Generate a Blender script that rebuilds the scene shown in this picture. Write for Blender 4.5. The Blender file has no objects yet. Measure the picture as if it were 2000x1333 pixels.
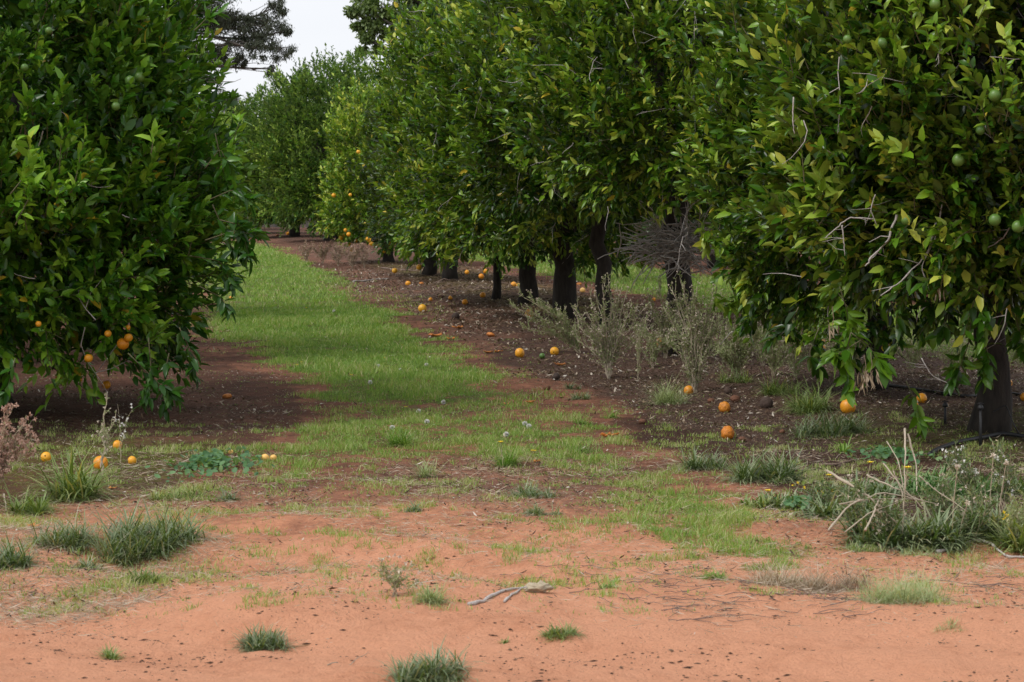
import bpy, math, random
import numpy as np
from mathutils import Vector, Matrix

# ------------------------------------------------------------------ camera
F = 4680.0            # focal length in pixels of a 2000 px wide picture
HOR = 370.0           # image row of the horizon
EYE = 1.5
PITCH = math.atan((666.5 - HOR) / F)
sc = bpy.context.scene
COL = sc.collection
cd = bpy.data.cameras.new('camera'); cam = bpy.data.objects.new('camera', cd); COL.objects.link(cam)
cam.location = (0, 0, EYE); cam.rotation_euler = (math.pi / 2 - PITCH, 0, 0)
cd.sensor_width = 36.0; cd.lens = 36.0 * F / 2000.0
cd.clip_start = 0.1; cd.clip_end = 2000.0
cd.dof.use_dof = True; cd.dof.focus_distance = 16.5; cd.dof.aperture_fstop = 12.5
sc.camera = cam

# ------------------------------------------------------------------ world, sun, exposure
SUN_EL, SUN_AZ = math.radians(52), math.radians(238)     # azimuth clockwise from +Y: behind the camera, to the left
w = bpy.data.worlds.new('World'); sc.world = w; w.use_nodes = True
nt = w.node_tree; nt.nodes.clear()
out = nt.nodes.new('ShaderNodeOutputWorld'); bg = nt.nodes.new('ShaderNodeBackground')
sky = nt.nodes.new('ShaderNodeTexSky'); sky.sky_type = 'NISHITA'; sky.sun_disc = False
sky.sun_elevation = SUN_EL; sky.sun_rotation = SUN_AZ
tc = nt.nodes.new('ShaderNodeTexCoord'); mp = nt.nodes.new('ShaderNodeMapping')
mp.inputs['Scale'].default_value = (1.0, 1.0, 3.5)
ns = nt.nodes.new('ShaderNodeTexNoise'); ns.inputs['Scale'].default_value = 2.6; ns.inputs['Detail'].default_value = 6
rp = nt.nodes.new('ShaderNodeValToRGB')
rp.color_ramp.elements[0].position = 0.3; rp.color_ramp.elements[0].color = (0.83, 0.85, 0.90, 1)
rp.color_ramp.elements[1].position = 0.7; rp.color_ramp.elements[1].color = (0.98, 0.98, 1.0, 1)
vm = nt.nodes.new('ShaderNodeVectorMath'); vm.operation = 'SCALE'; vm.inputs['Scale'].default_value = 10.3
mx = nt.nodes.new('ShaderNodeMix'); mx.data_type = 'RGBA'; mx.inputs['Factor'].default_value = 0.93
nt.links.new(tc.outputs['Generated'], mp.inputs['Vector']); nt.links.new(mp.outputs[0], ns.inputs['Vector'])
nt.links.new(ns.outputs['Fac'], rp.inputs['Fac']); nt.links.new(rp.outputs['Color'], vm.inputs[0])
nt.links.new(sky.outputs['Color'], mx.inputs[6]); nt.links.new(vm.outputs['Vector'], mx.inputs[7])
nt.links.new(mx.outputs[2], bg.inputs['Color']); bg.inputs['Strength'].default_value = 0.1
nt.links.new(bg.outputs[0], out.inputs['Surface'])
sd = bpy.data.lights.new('sun', 'SUN'); so = bpy.data.objects.new('sun', sd); COL.objects.link(so)
sd.energy = 2.0; sd.angle = math.radians(18); sd.color = (1.0, 0.965, 0.91)
to_sun = Vector((math.sin(SUN_AZ) * math.cos(SUN_EL), math.cos(SUN_AZ) * math.cos(SUN_EL), math.sin(SUN_EL)))
so.rotation_euler = to_sun.to_track_quat('Z', 'Y').to_euler(); so.location = to_sun * 60
sc.view_settings.view_transform = 'Standard'; sc.view_settings.look = 'None'
sc.view_settings.exposure = 0.12; sc.view_settings.gamma = 1.0; sc.view_settings.use_curve_mapping = False
sc.cycles.max_bounces = 6; sc.cycles.diffuse_bounces = 3; sc.cycles.glossy_bounces = 2
sc.cycles.transmission_bounces = 3; sc.cycles.transparent_max_bounces = 4
sc.cycles.caustics_reflective = False; sc.cycles.caustics_refractive = False

# ------------------------------------------------------------------ numeric helpers
CP, SP = math.cos(PITCH), math.sin(PITCH)
def ray(px, py):
    x = (px - 1000.0) / F; y = (666.5 - py) / F
    return np.array([x, CP + y * SP, -SP + y * CP])
def ground_at(px, py, z=0.0):
    d = ray(px, py); t = (z - EYE) / d[2]
    return np.array([d[0] * t, d[1] * t, z])
def at(px, py, Y):
    d = ray(px, py); t = Y / d[1]
    return np.array([d[0] * t, Y, EYE + d[2] * t])
def to_px(X, Y, Z=0.0):
    dz = Z - EYE
    dep = Y * CP - dz * SP; up = Y * SP + dz * CP
    return 1000.0 + F * X / dep, 666.5 - F * up / dep

def _hash(ix, iy, iz, seed):
    h = (ix * 374761393 + iy * 668265263 + iz * 2147483647 + seed * 974634777) & 0xffffffff
    h = ((h ^ (h >> 13)) * 1274126177) & 0xffffffff
    h = ((h ^ (h >> 16)) * 2246822519) & 0xffffffff
    return ((h ^ (h >> 15)) & 0xffffff) / float(0xffffff)
def vnoise(p, seed=0):
    p = np.asarray(p, dtype=np.float64); i = np.floor(p).astype(np.int64); f = p - i
    f = f * f * (3 - 2 * f); r = 0.0
    for a in (0, 1):
        for b in (0, 1):
            for c in (0, 1):
                wgt = (f[..., 0] if a else 1 - f[..., 0]) * (f[..., 1] if b else 1 - f[..., 1]) * (f[..., 2] if c else 1 - f[..., 2])
                r = r + wgt * _hash(i[..., 0] + a, i[..., 1] + b, i[..., 2] + c, seed)
    return r * 2 - 1
def fbm(p, seed=0, octv=4):
    a, s, r = 1.0, 0.0, 0.0
    p = np.asarray(p, dtype=np.float64)
    for k in range(octv):
        r = r + a * vnoise(p * (2.03 ** k), seed + k * 17); s += a; a *= 0.55
    return r / s
def xy3(X, Y, s, z=0.0):
    return np.stack([X * s, Y * s, np.full_like(X, z)], -1)
def sst(a, b, x):
    t = np.clip((x - a) / (b - a), 0, 1); return t * t * (3 - 2 * t)
def nrm(v):
    return v / np.maximum(np.linalg.norm(v, axis=-1, keepdims=True), 1e-9)

def poly_sd(px, py, poly):
    """signed distance to a polygon, positive inside"""
    n = len(poly); best = np.full(px.shape, 1e18); ins = np.zeros(px.shape, bool)
    for k in range(n):
        x0, y0 = poly[k]; x1, y1 = poly[(k + 1) % n]
        ex, ey = x1 - x0, y1 - y0
        t = np.clip(((px - x0) * ex + (py - y0) * ey) / (ex * ex + ey * ey), 0, 1)
        best = np.minimum(best, (px - x0 - t * ex) ** 2 + (py - y0 - t * ey) ** 2)
        c = ((y0 > py) != (y1 > py)) & (px < (x1 - x0) * (py - y0) / ((y1 - y0) or 1e-9) + x0)
        ins ^= c
    d = np.sqrt(best)
    return np.where(ins, d, -d)

ROW = -0.16                                   # the tree rows lean this much in x per metre of y
def row_x(Y): return 2.95 + ROW * (Y - 14.85)

# ------------------------------------------------------------------ the ground's zones (as functions of world x, y)
# outlines traced on the ground plane: corner points given as picture points of the ground and turned into metres
def gp(pts): return [tuple(ground_at(a, b)[:2]) for a, b in pts]
# a log-depth chart keeps far and near outlines comparable in width
def chart(X, Y):
    Y = np.maximum(Y, 2.0); return X / Y * 10.0, -15.0 / Y * 3.2
def zone(X, Y, pts, soft):
    poly = [tuple(float(q) for q in chart(np.array(a), np.array(b))) for a, b in gp(pts)]
    u, v = chart(X, Y)
    return sst(-soft, soft, poly_sd(u, v, poly))
GRASS = [
    ([(395, 472), (480, 474), (560, 505), (640, 548), (720, 592), (800, 640), (880, 690), (960, 735), (960, 790), (700, 790), (640, 770), (560, 712), (470, 690), (425, 640), (380, 560)], 1.0, .05),
    ([(560, 712), (960, 720), (1060, 790), (1150, 850), (1180, 890), (1120, 915), (960, 900), (700, 900), (620, 935), (540, 930), (520, 890), (640, 830), (640, 780)], .66, .07),
    ([(1290, 1010), (1400, 985), (1480, 1015), (1580, 1060), (1510, 1105), (1390, 1112), (1280, 1085), (1240, 1040)], .78, .05),
    ([(1200, 948), (1300, 942), (1390, 968), (1300, 1000), (1210, 990)], .75, .05),
    ([(880, 1020), (1100, 1000), (1290, 1030), (1290, 1095), (1000, 1090), (880, 1075)], .34, .08),
    ([(1130, 870), (1360, 890), (1420, 960), (1250, 990), (1080, 960)], .42, .08),
    ([(700, 900), (980, 905), (1100, 960), (900, 990), (760, 960)], .16, .1),
    ([(0, 1035), (180, 1012), (400, 1050), (440, 1110), (320, 1175), (0, 1185)], .40, .07),
    ([(400, 1110), (520, 1130), (560, 1200), (430, 1220), (380, 1180)], .16, .08),
    ([(250, 930), (520, 925), (560, 970), (400, 1010), (230, 990)], .38, .08),
    ([(950, 760), (1260, 810), (1250, 850), (1130, 850), (1020, 800)], .30, .08),
    ([(640, 560), (800, 575), (860, 600), (800, 620), (720, 600)], .35, .08),
    ([(470, 1180), (520, 1185), (520, 1215), (430, 1215)], .3, .05),
]
def m_grass(X, Y):
    jx = fbm(xy3(X, Y, 1.6), 3) * .30 + fbm(xy3(X, Y, 2.4), 15) * .35 + fbm(xy3(X, Y, 6.0), 5) * .18; jy = fbm(xy3(X, Y, 1.3), 9) * .9 + fbm(xy3(X, Y, 2.4), 17) * .9 + fbm(xy3(X, Y, 6.0), 7) * .45
    g = np.zeros_like(X)
    for p, v, s in GRASS: g = np.maximum(g, v * zone(X + jx, Y + jy, p, s * 2.1))
    g = np.maximum(g, .16 * sst(8.0, 9.2, Y) * sst(16, 14, Y))
    c2 = row_x(Y) + 3.3                           # the strip between the next two rows
    g = np.maximum(g, sst(1.5, 1.1, np.abs(X + jx - c2)) * sst(19, 22, Y) * .95)
    c3 = row_x(Y) - 3.1                           # the main strip goes on behind the left tree
    g = np.maximum(g, sst(1.6, 1.2, np.abs(X + jx - c3)) * sst(34, 40, Y) * sst(68, 62, Y))
    return np.clip(g, 0, 1)
def m_dark(X, Y):  # red-brown soil and dark humus, deepened under the trees to paint in their shade
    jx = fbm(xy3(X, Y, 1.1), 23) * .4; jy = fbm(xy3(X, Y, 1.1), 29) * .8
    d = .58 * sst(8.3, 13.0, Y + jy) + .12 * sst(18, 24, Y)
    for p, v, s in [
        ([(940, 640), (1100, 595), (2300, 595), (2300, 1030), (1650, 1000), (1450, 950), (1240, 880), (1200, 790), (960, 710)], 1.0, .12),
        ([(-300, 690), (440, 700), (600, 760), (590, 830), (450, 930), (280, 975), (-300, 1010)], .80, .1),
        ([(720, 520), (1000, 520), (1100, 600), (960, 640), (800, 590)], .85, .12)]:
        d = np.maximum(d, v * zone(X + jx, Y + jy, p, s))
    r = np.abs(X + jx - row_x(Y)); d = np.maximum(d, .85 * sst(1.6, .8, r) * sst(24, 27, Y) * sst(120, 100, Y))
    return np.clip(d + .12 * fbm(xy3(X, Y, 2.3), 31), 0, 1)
def m_moss(X, Y):
    m = zone(X, Y, [(-200, 850), (420, 860), (470, 900), (300, 950), (0, 975), (-200, 975)], .1)
    m = np.maximum(m, .8 * zone(X, Y, [(1600, 820), (2100, 800), (2100, 900), (1900, 905), (1650, 870)], .1))
    m = np.maximum(m, .6 * sst(1.2, .6, np.abs(X - row_x(Y) - .3)) * sst(27, 30, Y) * sst(50, 45, Y))
    return np.clip(m * (0.8 + 1.1 * fbm(xy3(X, Y, 2.0), 41)), 0, 1)
def m_litter(X, Y):
    jx = fbm(xy3(X, Y, 1.3), 53) * .3; jy = fbm(xy3(X, Y, 1.3), 59) * .6
    l = .08 + 0 * X
    for p, v, s in [
        ([(520, 505), (800, 540), (1100, 560), (1100, 640), (950, 680), (780, 600), (640, 560)], .75, .1),
        ([(1150, 700), (2200, 640), (2200, 880), (1500, 900), (1180, 800)], .75, .12),
        ([(900, 650), (1250, 690), (1250, 760), (980, 740)], .55, .1),
        ([(740, 900), (1250, 900), (1350, 985), (1200, 1020), (880, 1000), (700, 960)], .8, .1),
        ([(120, 930), (600, 930), (720, 985), (400, 1010), (100, 1010)], .75, .1),
        ([(-200, 760), (420, 760), (560, 800), (400, 860), (-200, 880)], .5, .1),
        ([(-100, 1060), (420, 1050), (460, 1120), (260, 1190), (-100, 1200)], .8, .07),
        ([(1400, 960), (2200, 1000), (2200, 1100), (1500, 1080)], .35, .1)]:
        l = np.maximum(l, v * zone(X + jx, Y + jy, p, s))
    l = np.maximum(l, .5 * sst(1.8, 1.0, np.abs(X - row_x(Y))) * sst(20, 24, Y))
    return np.clip(l, 0, 1)
def gz(X, Y):
    X = np.asarray(X, float); Y = np.asarray(Y, float)
    h = .035 * fbm(xy3(X, Y, .7), 61, 3) + .012 * fbm(xy3(X, Y, 4.0), 67, 3)
    sand = sst(11.5, 9.5, Y)
    u = X * .55 + Y * .95
    h = h + sand * ((.048 + .034 * sst(.5, -1, X)) * vnoise(np.stack([u * 2.4, (X * .95 - Y * .5) * .8, 0 * X], -1), 71) + .020 * fbm(xy3(X, Y, 6.0), 73, 4)) + .007 * sst(15, 12, Y) * fbm(xy3(X, Y, 17.0), 75, 3)
    h = h + .10 * sst(1.5, .2, np.abs(X - row_x(Y))) * sst(12, 15, Y) * .5
    return h
def gz1(x, y): return float(gz(np.array([x]), np.array([y]))[0])
def on_ground(px, py):
    p = ground_at(px, py); z = 0.0
    for _ in range(3): z = gz1(p[0], p[1]); p = ground_at(px, py, z)
    return np.array([p[0], p[1], gz1(p[0], p[1])])

# ------------------------------------------------------------------ mesh builder
class MB:
    def __init__(s): s.v = []; s.lp = []; s.sz = []; s.t = []; s.n = 0
    def items(s, V, faces, tint=0.0):
        """V (n,k,3): n copies of a k-vertex shape with the same faces"""
        V = np.asarray(V, float); n, k = V.shape[:2]
        if n == 0: return s
        base = (np.arange(n) * k + s.n)[:, None]
        for f in faces:
            s.lp.append((base + np.array(f)[None, :]).reshape(-1)); s.sz.append(np.full(n, len(f)))
        s.v.append(V.reshape(-1, 3)); s.t.append(np.repeat(np.broadcast_to(np.asarray(tint, float), (n,)), k)); s.n += n * k
        return s
    def mesh(s, name, smooth=True, off=(0, 0, 0)):
        me = bpy.data.meshes.new(name)
        v = np.concatenate(s.v) - np.asarray(off, float); lp = np.concatenate(s.lp).astype(np.int32); sz = np.concatenate(s.sz).astype(np.int32)
        me.vertices.add(len(v)); me.vertices.foreach_set('co', v.astype(np.float32).reshape(-1))
        me.loops.add(len(lp)); me.loops.foreach_set('vertex_index', lp)
        me.polygons.add(len(sz)); st = np.concatenate([[0], np.cumsum(sz)[:-1]]).astype(np.int32)
        me.polygons.foreach_set('loop_start', st); me.polygons.foreach_set('loop_total', sz)
        me.polygons.foreach_set('use_smooth', np.full(len(sz), smooth))
        at_ = me.attributes.new('tint', 'FLOAT', 'POINT'); at_.data.foreach_set('value', np.concatenate(s.t).astype(np.float32))
        me.update(calc_edges=True); return me
    def build(s, name, mat, parent=None, off=(0, 0, 0), smooth=True, loc=None):
        if not s.v: return None
        o = bpy.data.objects.new(name, s.mesh(name, smooth, off)); COL.objects.link(o)
        o.data.materials.append(mat)
        if parent is not None: o.parent = parent
        elif loc is not None: o.location = loc
        return o
    def tube(s, pts, rad, sides=6, tint=0.0, cap=True):
        pts = np.asarray(pts, float); n = len(pts); rad = np.broadcast_to(np.asarray(rad, float), (n,))
        tg = nrm(np.gradient(pts, axis=0)); ref = np.array([0, 0, 1.0]) if abs(tg[0][2]) < .8 else np.array([1.0, 0, 0])
        a = nrm(np.cross(tg, ref)); b = np.cross(tg, a)
        th = np.arange(sides) * 2 * math.pi / sides
        ring = pts[:, None, :] + rad[:, None, None] * (np.cos(th)[None, :, None] * a[:, None, :] + np.sin(th)[None, :, None] * b[:, None, :])
        V = ring.reshape(1, -1, 3); fs = []
        for i in range(n - 1):
            for j in range(sides):
                k = (j + 1) % sides
                fs.append((i * sides + j, i * sides + k, (i + 1) * sides + k, (i + 1) * sides + j))
        if cap: fs.append(tuple(range(sides))[::-1]); fs.append(tuple((n - 1) * sides + j for j in range(sides)))
        # batch equal-size faces
        quads = np.array([f for f in fs if len(f) == 4 and sides != 4] if sides != 4 else [f for f in fs])
        base = s.n
        if len(quads): s.lp.append((quads + base).reshape(-1)); s.sz.append(np.full(len(quads), 4))
        if sides != 4:
            for f in fs:
                if len(f) != 4: s.lp.append(np.array(f) + base); s.sz.append(np.array([len(f)]))
        s.v.append(V.reshape(-1, 3)); s.t.append(np.full(n * sides, tint)); s.n += n * sides
        return s
    def tris(s, pts, rad, tint=0.0):       # cheap three-sided tube
        return s.tube(pts, rad, 3, tint, False)

LEAF_V = np.array([(0, 0), (.32, .5), (.30, 0), (.32, -.5), (.70, .38), (.70, 0), (.70, -.38), (1, 0)], float)
LEAF_F = [(0, 2, 1), (0, 3, 2), (1, 2, 5, 4), (2, 3, 6, 5), (4, 5, 7), (5, 6, 7)]
LEAF2_V = np.array([(0, 0), (.45, .5), (1, 0), (.45, -.5)], float)
LEAF2_F = [(0, 2, 1), (0, 3, 2)]
def leaves(mb, P, D, N, L, W, curl, fold, tint, simple=False):
    T = LEAF2_V if simple else LEAF_V
    D = nrm(D); S = nrm(np.cross(N, D)); N = np.cross(D, S)
    x = T[:, 0][None, :, None]; y = T[:, 1][None, :, None]
    L = np.asarray(L)[:, None, None]; W = np.asarray(W)[:, None, None]
    curl = np.asarray(curl)[:, None, None]; fold = np.asarray(fold)[:, None, None]
    ay = np.abs(y)
    V = P[:, None, :] + D[:, None, :] * (x * L * (1 - .25 * np.abs(curl) * x)) + S[:, None, :] * (y * W * (1 - .25 * fold)) \
        + N[:, None, :] * (ay * W * fold - curl * L * x * x)
    mb.items(V, LEAF2_F if simple else LEAF_F, tint)

# ------------------------------------------------------------------ materials
def newmat(name):
    m = bpy.data.materials.new(name); m.use_nodes = True
    t = m.node_tree; b = t.nodes['Principled BSDF']; return m, t, b
def ramp(t, stops, src):
    r = t.nodes.new('ShaderNodeValToRGB'); e = r.color_ramp.elements
    e[0].position, e[0].color = stops[0][0], (*stops[0][1], 1)
    e[1].position, e[1].color = stops[-1][0], (*stops[-1][1], 1)
    for p, c in stops[1:-1]:
        q = e.new(p); q.color = (*c, 1)
    t.links.new(src, r.inputs['Fac']); return r
def noise(t, scale, detail=4, coord='Object', rough=.55, sc3=None):
    c = t.nodes.new('ShaderNodeTexCoord'); n = t.nodes.new('ShaderNodeTexNoise')
    n.inputs['Scale'].default_value = scale; n.inputs['Detail'].default_value = detail; n.inputs['Roughness'].default_value = rough
    if sc3:
        m = t.nodes.new('ShaderNodeMapping'); m.inputs['Scale'].default_value = sc3
        t.links.new(c.outputs[coord], m.inputs['Vector']); t.links.new(m.outputs[0], n.inputs['Vector'])
    else: t.links.new(c.outputs[coord], n.inputs['Vector'])
    return n
def attr(t, name='tint'):
    a = t.nodes.new('ShaderNodeAttribute'); a.attribute_name = name; return a
def bump(t, b, src, strength, dist=.01):
    n = t.nodes.new('ShaderNodeBump'); n.inputs['Strength'].default_value = strength; n.inputs['Distance'].default_value = dist
    t.links.new(src, n.inputs['Height']); t.links.new(n.outputs[0], b.inputs['Normal'])
def mixc(t, fac, a, b_, mode='MIX'):
    m = t.nodes.new('ShaderNodeMix'); m.data_type = 'RGBA'; m.blend_type = mode
    for s_, v in ((m.inputs['Factor'], fac), (m.inputs[6], a), (m.inputs[7], b_)):
        if hasattr(v, 'links'): t.links.new(v, s_)
        elif isinstance(v, (int, float)): s_.default_value = v
        else: s_.default_value = (*v, 1)
    return m.outputs[2]
def leaf_mat(name, stops, rough=.36, trans=.20, under=(.30, .40, .16), under_f=.45, spec=.5):
    m, t, b = newmat(name)
    a = attr(t); r = ramp(t, stops, a.outputs['Fac'])
    g = t.nodes.new('ShaderNodeNewGeometry')
    mu = t.nodes.new('ShaderNodeMath'); mu.operation = 'MULTIPLY'; mu.inputs[1].default_value = under_f
    t.links.new(g.outputs['Backfacing'], mu.inputs[0])
    c = mixc(t, mu.outputs[0], r.outputs['Color'], under)
    t.links.new(c, b.inputs['Base Color']); b.inputs['Roughness'].default_value = rough
    b.inputs['Specular IOR Level'].default_value = spec
    tr = t.nodes.new('ShaderNodeBsdfTranslucent'); mt = mixc(t, 1.0, c, (1.3, 1.5, .55), 'MULTIPLY'); t.links.new(mt, tr.inputs['Color'])
    ms = t.nodes.new('ShaderNodeMixShader'); ms.inputs[0].default_value = trans
    t.links.new(b.outputs[0], ms.inputs[1]); t.links.new(tr.outputs[0], ms.inputs[2])
    t.links.new(ms.outputs[0], t.nodes['Material Output'].inputs['Surface']); return m
M = {}
M['leaf_deep'] = leaf_mat('citrus_leaf_deep', [(0, (.011, .040, .006)), (.28, (.024, .084, .009)), (.50, (.045, .145, .010)), (.76, (.140, .300, .018)), (.93, (.28, .46, .045)), (1, (.45, .33, .03))], rough=.30, under=(.16, .30, .06), under_f=.28, spec=.34)
M['leaf_olive'] = leaf_mat('citrus_leaf_olive', [(0, (.008, .026, .003)), (.30, (.020, .058, .005)), (.54, (.048, .132, .009)), (.75, (.165, .305, .018)), (.90, (.42, .53, .09)), (1, (.56, .43, .045))], rough=.30, under=(.32, .42, .09), under_f=.32, spec=.34)
M['leaf_far'] = leaf_mat('citrus_leaf_far', [(0, (.010, .034, .004)), (.4, (.026, .085, .007)), (.72, (.11, .22, .014)), (1, (.38, .50, .08))], rough=.5, trans=.18, spec=.2)
M['leaf_gum'] = leaf_mat('gum_leaf', [(0, (.026, .036, .018)), (.5, (.042, .056, .028)), (1, (.085, .10, .06))], rough=.5, trans=.12, under=(.08, .10, .06), under_f=.3)
M['leaf_broad'] = leaf_mat('broadleaf', [(0, (.03, .055, .014)), (.5, (.07, .12, .022)), (1, (.17, .24, .045))], rough=.5, trans=.25)
M['grass'] = leaf_mat('grass_blade', [(0, (.095, .20, .030)), (.42, (.20, .34, .055)), (.70, (.33, .42, .10)), (.88, (.47, .46, .20)), (1, (.56, .48, .29))], rough=.5, trans=.3, under=(.2, .3, .08), under_f=.25)
M['tuft_dark'] = leaf_mat('dark_tuft_blade', [(0, (.050, .092, .026)), (.5, (.120, .185, .050)), (.80, (.24, .29, .10)), (.92, (.36, .32, .17)), (1, (.48, .40, .26))], rough=.45, trans=.2, under=(.24, .29, .19), under_f=.5)
M['tuft_yellow'] = leaf_mat('yellowing_tuft_blade', [(0, (.07, .11, .025)), (.5, (.16, .22, .05)), (.8, (.30, .33, .10)), (1, (.48, .40, .18))], rough=.5, trans=.3)
M['mallow'] = leaf_mat('mallow_leaf', [(0, (.045, .12, .045)), (.5, (.085, .20, .075)), (1, (.17, .30, .12))], rough=.6, trans=.25)
M['weed_leaf'] = leaf_mat('weed_leaf', [(0, (.18, .22, .10)), (.5, (.36, .39, .21)), (1, (.58, .56, .38))], rough=.7, trans=.2, spec=.2)
M['straw'] = leaf_mat('straw', [(0, (.10, .065, .045)), (.35, (.24, .17, .12)), (.7, (.42, .32, .22)), (1, (.62, .54, .44))], rough=.8, trans=.1, under=(.4, .32, .22), under_f=.3, spec=.2)
M['litter'] = leaf_mat('leaf_litter', [(0, (.03, .018, .012)), (.45, (.09, .052, .032)), (.75, (.22, .155, .10)), (.9, (.42, .35, .27)), (1, (.70, .66, .60))], rough=.8, trans=.05, under=(.4, .34, .26), under_f=.3, spec=.2)
def bark_mat(name, c0, c1, sc_=(6, 6, 1.2), s=.6):
    m, t, b = newmat(name); n = noise(t, 5, 6, 'Object', .65, sc_)
    r = ramp(t, [(.3, c0), (.7, c1)], n.outputs['Fac']); t.links.new(r.outputs['Color'], b.inputs['Base Color'])
    b.inputs['Roughness'].default_value = .9; bump(t, b, n.outputs['Fac'], s, .02); return m
M['bark'] = bark_mat('citrus_bark', (.010, .008, .0065), (.048, .038, .030))
M['bark_far'] = bark_mat('gum_bark', (.05, .045, .04), (.16, .14, .12))
M['twig'] = bark_mat('green_twig', (.07, .08, .035), (.16, .13, .07), (20, 20, 20), .2)
M['dead'] = bark_mat('dead_wood', (.26, .235, .22), (.58, .54, .50), (30, 30, 12), .3)
M['stalk'] = bark_mat('dry_stalk', (.30, .24, .17), (.52, .45, .35), (30, 30, 12), .2)
M['darktwig'] = bark_mat('dark_twig', (.10, .065, .05), (.26, .18, .14), (30, 30, 12), .2)
M['weed_stem'] = bark_mat('weed_stem', (.30, .26, .17), (.56, .46, .34), (30, 30, 12), .2)
M['board'] = bark_mat('weathered_board', (.06, .055, .05), (.17, .155, .14), (14, 14, 1.0), .3)
def plain(name, c, rough=.6, spec=.5, nv=.0, scale=30):
    m, t, b = newmat(name)
    n = noise(t, scale, 3); r = ramp(t, [(.3, tuple(x * (1 - nv) for x in c)), (.7, tuple(min(1, x * (1 + nv)) for x in c))], n.outputs['Fac'])
    t.links.new(r.outputs['Color'], b.inputs['Base Color'])
    b.inputs['Roughness'].default_value = rough; b.inputs['Specular IOR Level'].default_value = spec; return m
M['hose'] = plain('black_polythene', (.018, .018, .02), .55, .5, .4, 8)
M['puff'] = plain('seed_fluff', (.85, .84, .80), .95, .1, .1)
M['petal'] = plain('yellow_petal', (.80, .58, .03), .6, .3, .15)
M['bud'] = plain('pale_bud', (.60, .52, .42), .9, .2, .3, 60)
M['pinkbud'] = plain('dry_pink_seed', (.46, .31, .24), .9, .2, .3, 60)
M['calyx'] = plain('dark_calyx', (.05, .05, .02), .8, .3, .3)
def fruit_mat(name, c0, c1, blot=None, blot_amt=.0, rough=.42, bs=.12, scale=18):
    m, t, b = newmat(name); oi = t.nodes.new('ShaderNodeObjectInfo')
    c = mixc(t, oi.outputs['Random'], c0, c1)
    n = noise(t, scale, 5, 'Object', .6)
    if blot:
        r = t.nodes.new('ShaderNodeValToRGB'); r.color_ramp.elements[0].position = 1 - blot_amt - .06; r.color_ramp.elements[1].position = 1 - blot_amt + .05
        t.links.new(n.outputs['Fac'], r.inputs['Fac']); c = mixc(t, r.outputs['Color'], c, blot)
    t.links.new(c, b.inputs['Base Color']); b.inputs['Roughness'].default_value = rough
    n2 = noise(t, 320, 2); bump(t, b, n2.outputs['Fac'], bs, .002); return m
M['ripe'] = fruit_mat('ripe_orange_skin', (.72, .26, .012), (.80, .38, .02), (.62, .20, .01), .42)
M['ripe_y'] = fruit_mat('yellow_orange_skin', (.80, .43, .03), (.82, .36, .02), (.70, .30, .015), .4)
M['green'] = fruit_mat('unripe_fruit_skin', (.055, .135, .025), (.10, .20, .035), (.12, .2, .04), .4)
M['wrinkled'] = fruit_mat('wrinkled_skin', (.70, .20, .012), (.72, .28, .02), (.22, .07, .02), .44, .5, .6, 30)
M['peel'] = fruit_mat('drying_peel', (.68, .22, .03), (.60, .24, .05), (.30, .10, .03), .45, .6, .5, 40)
M['rotten'] = fruit_mat('rotten_skin', (.030, .020, .016), (.07, .040, .028), (.12, .08, .06), .4, .8, 1.0, 40)
M['brown'] = fruit_mat('brown_skin', (.20, .08, .04), (.27, .10, .05), (.10, .05, .03), .5, .8, 1.0, 30)
M['pale'] = fruit_mat('pale_skin', (.80, .50, .16), (.78, .46, .10), (.7, .36, .06), .4)

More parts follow.
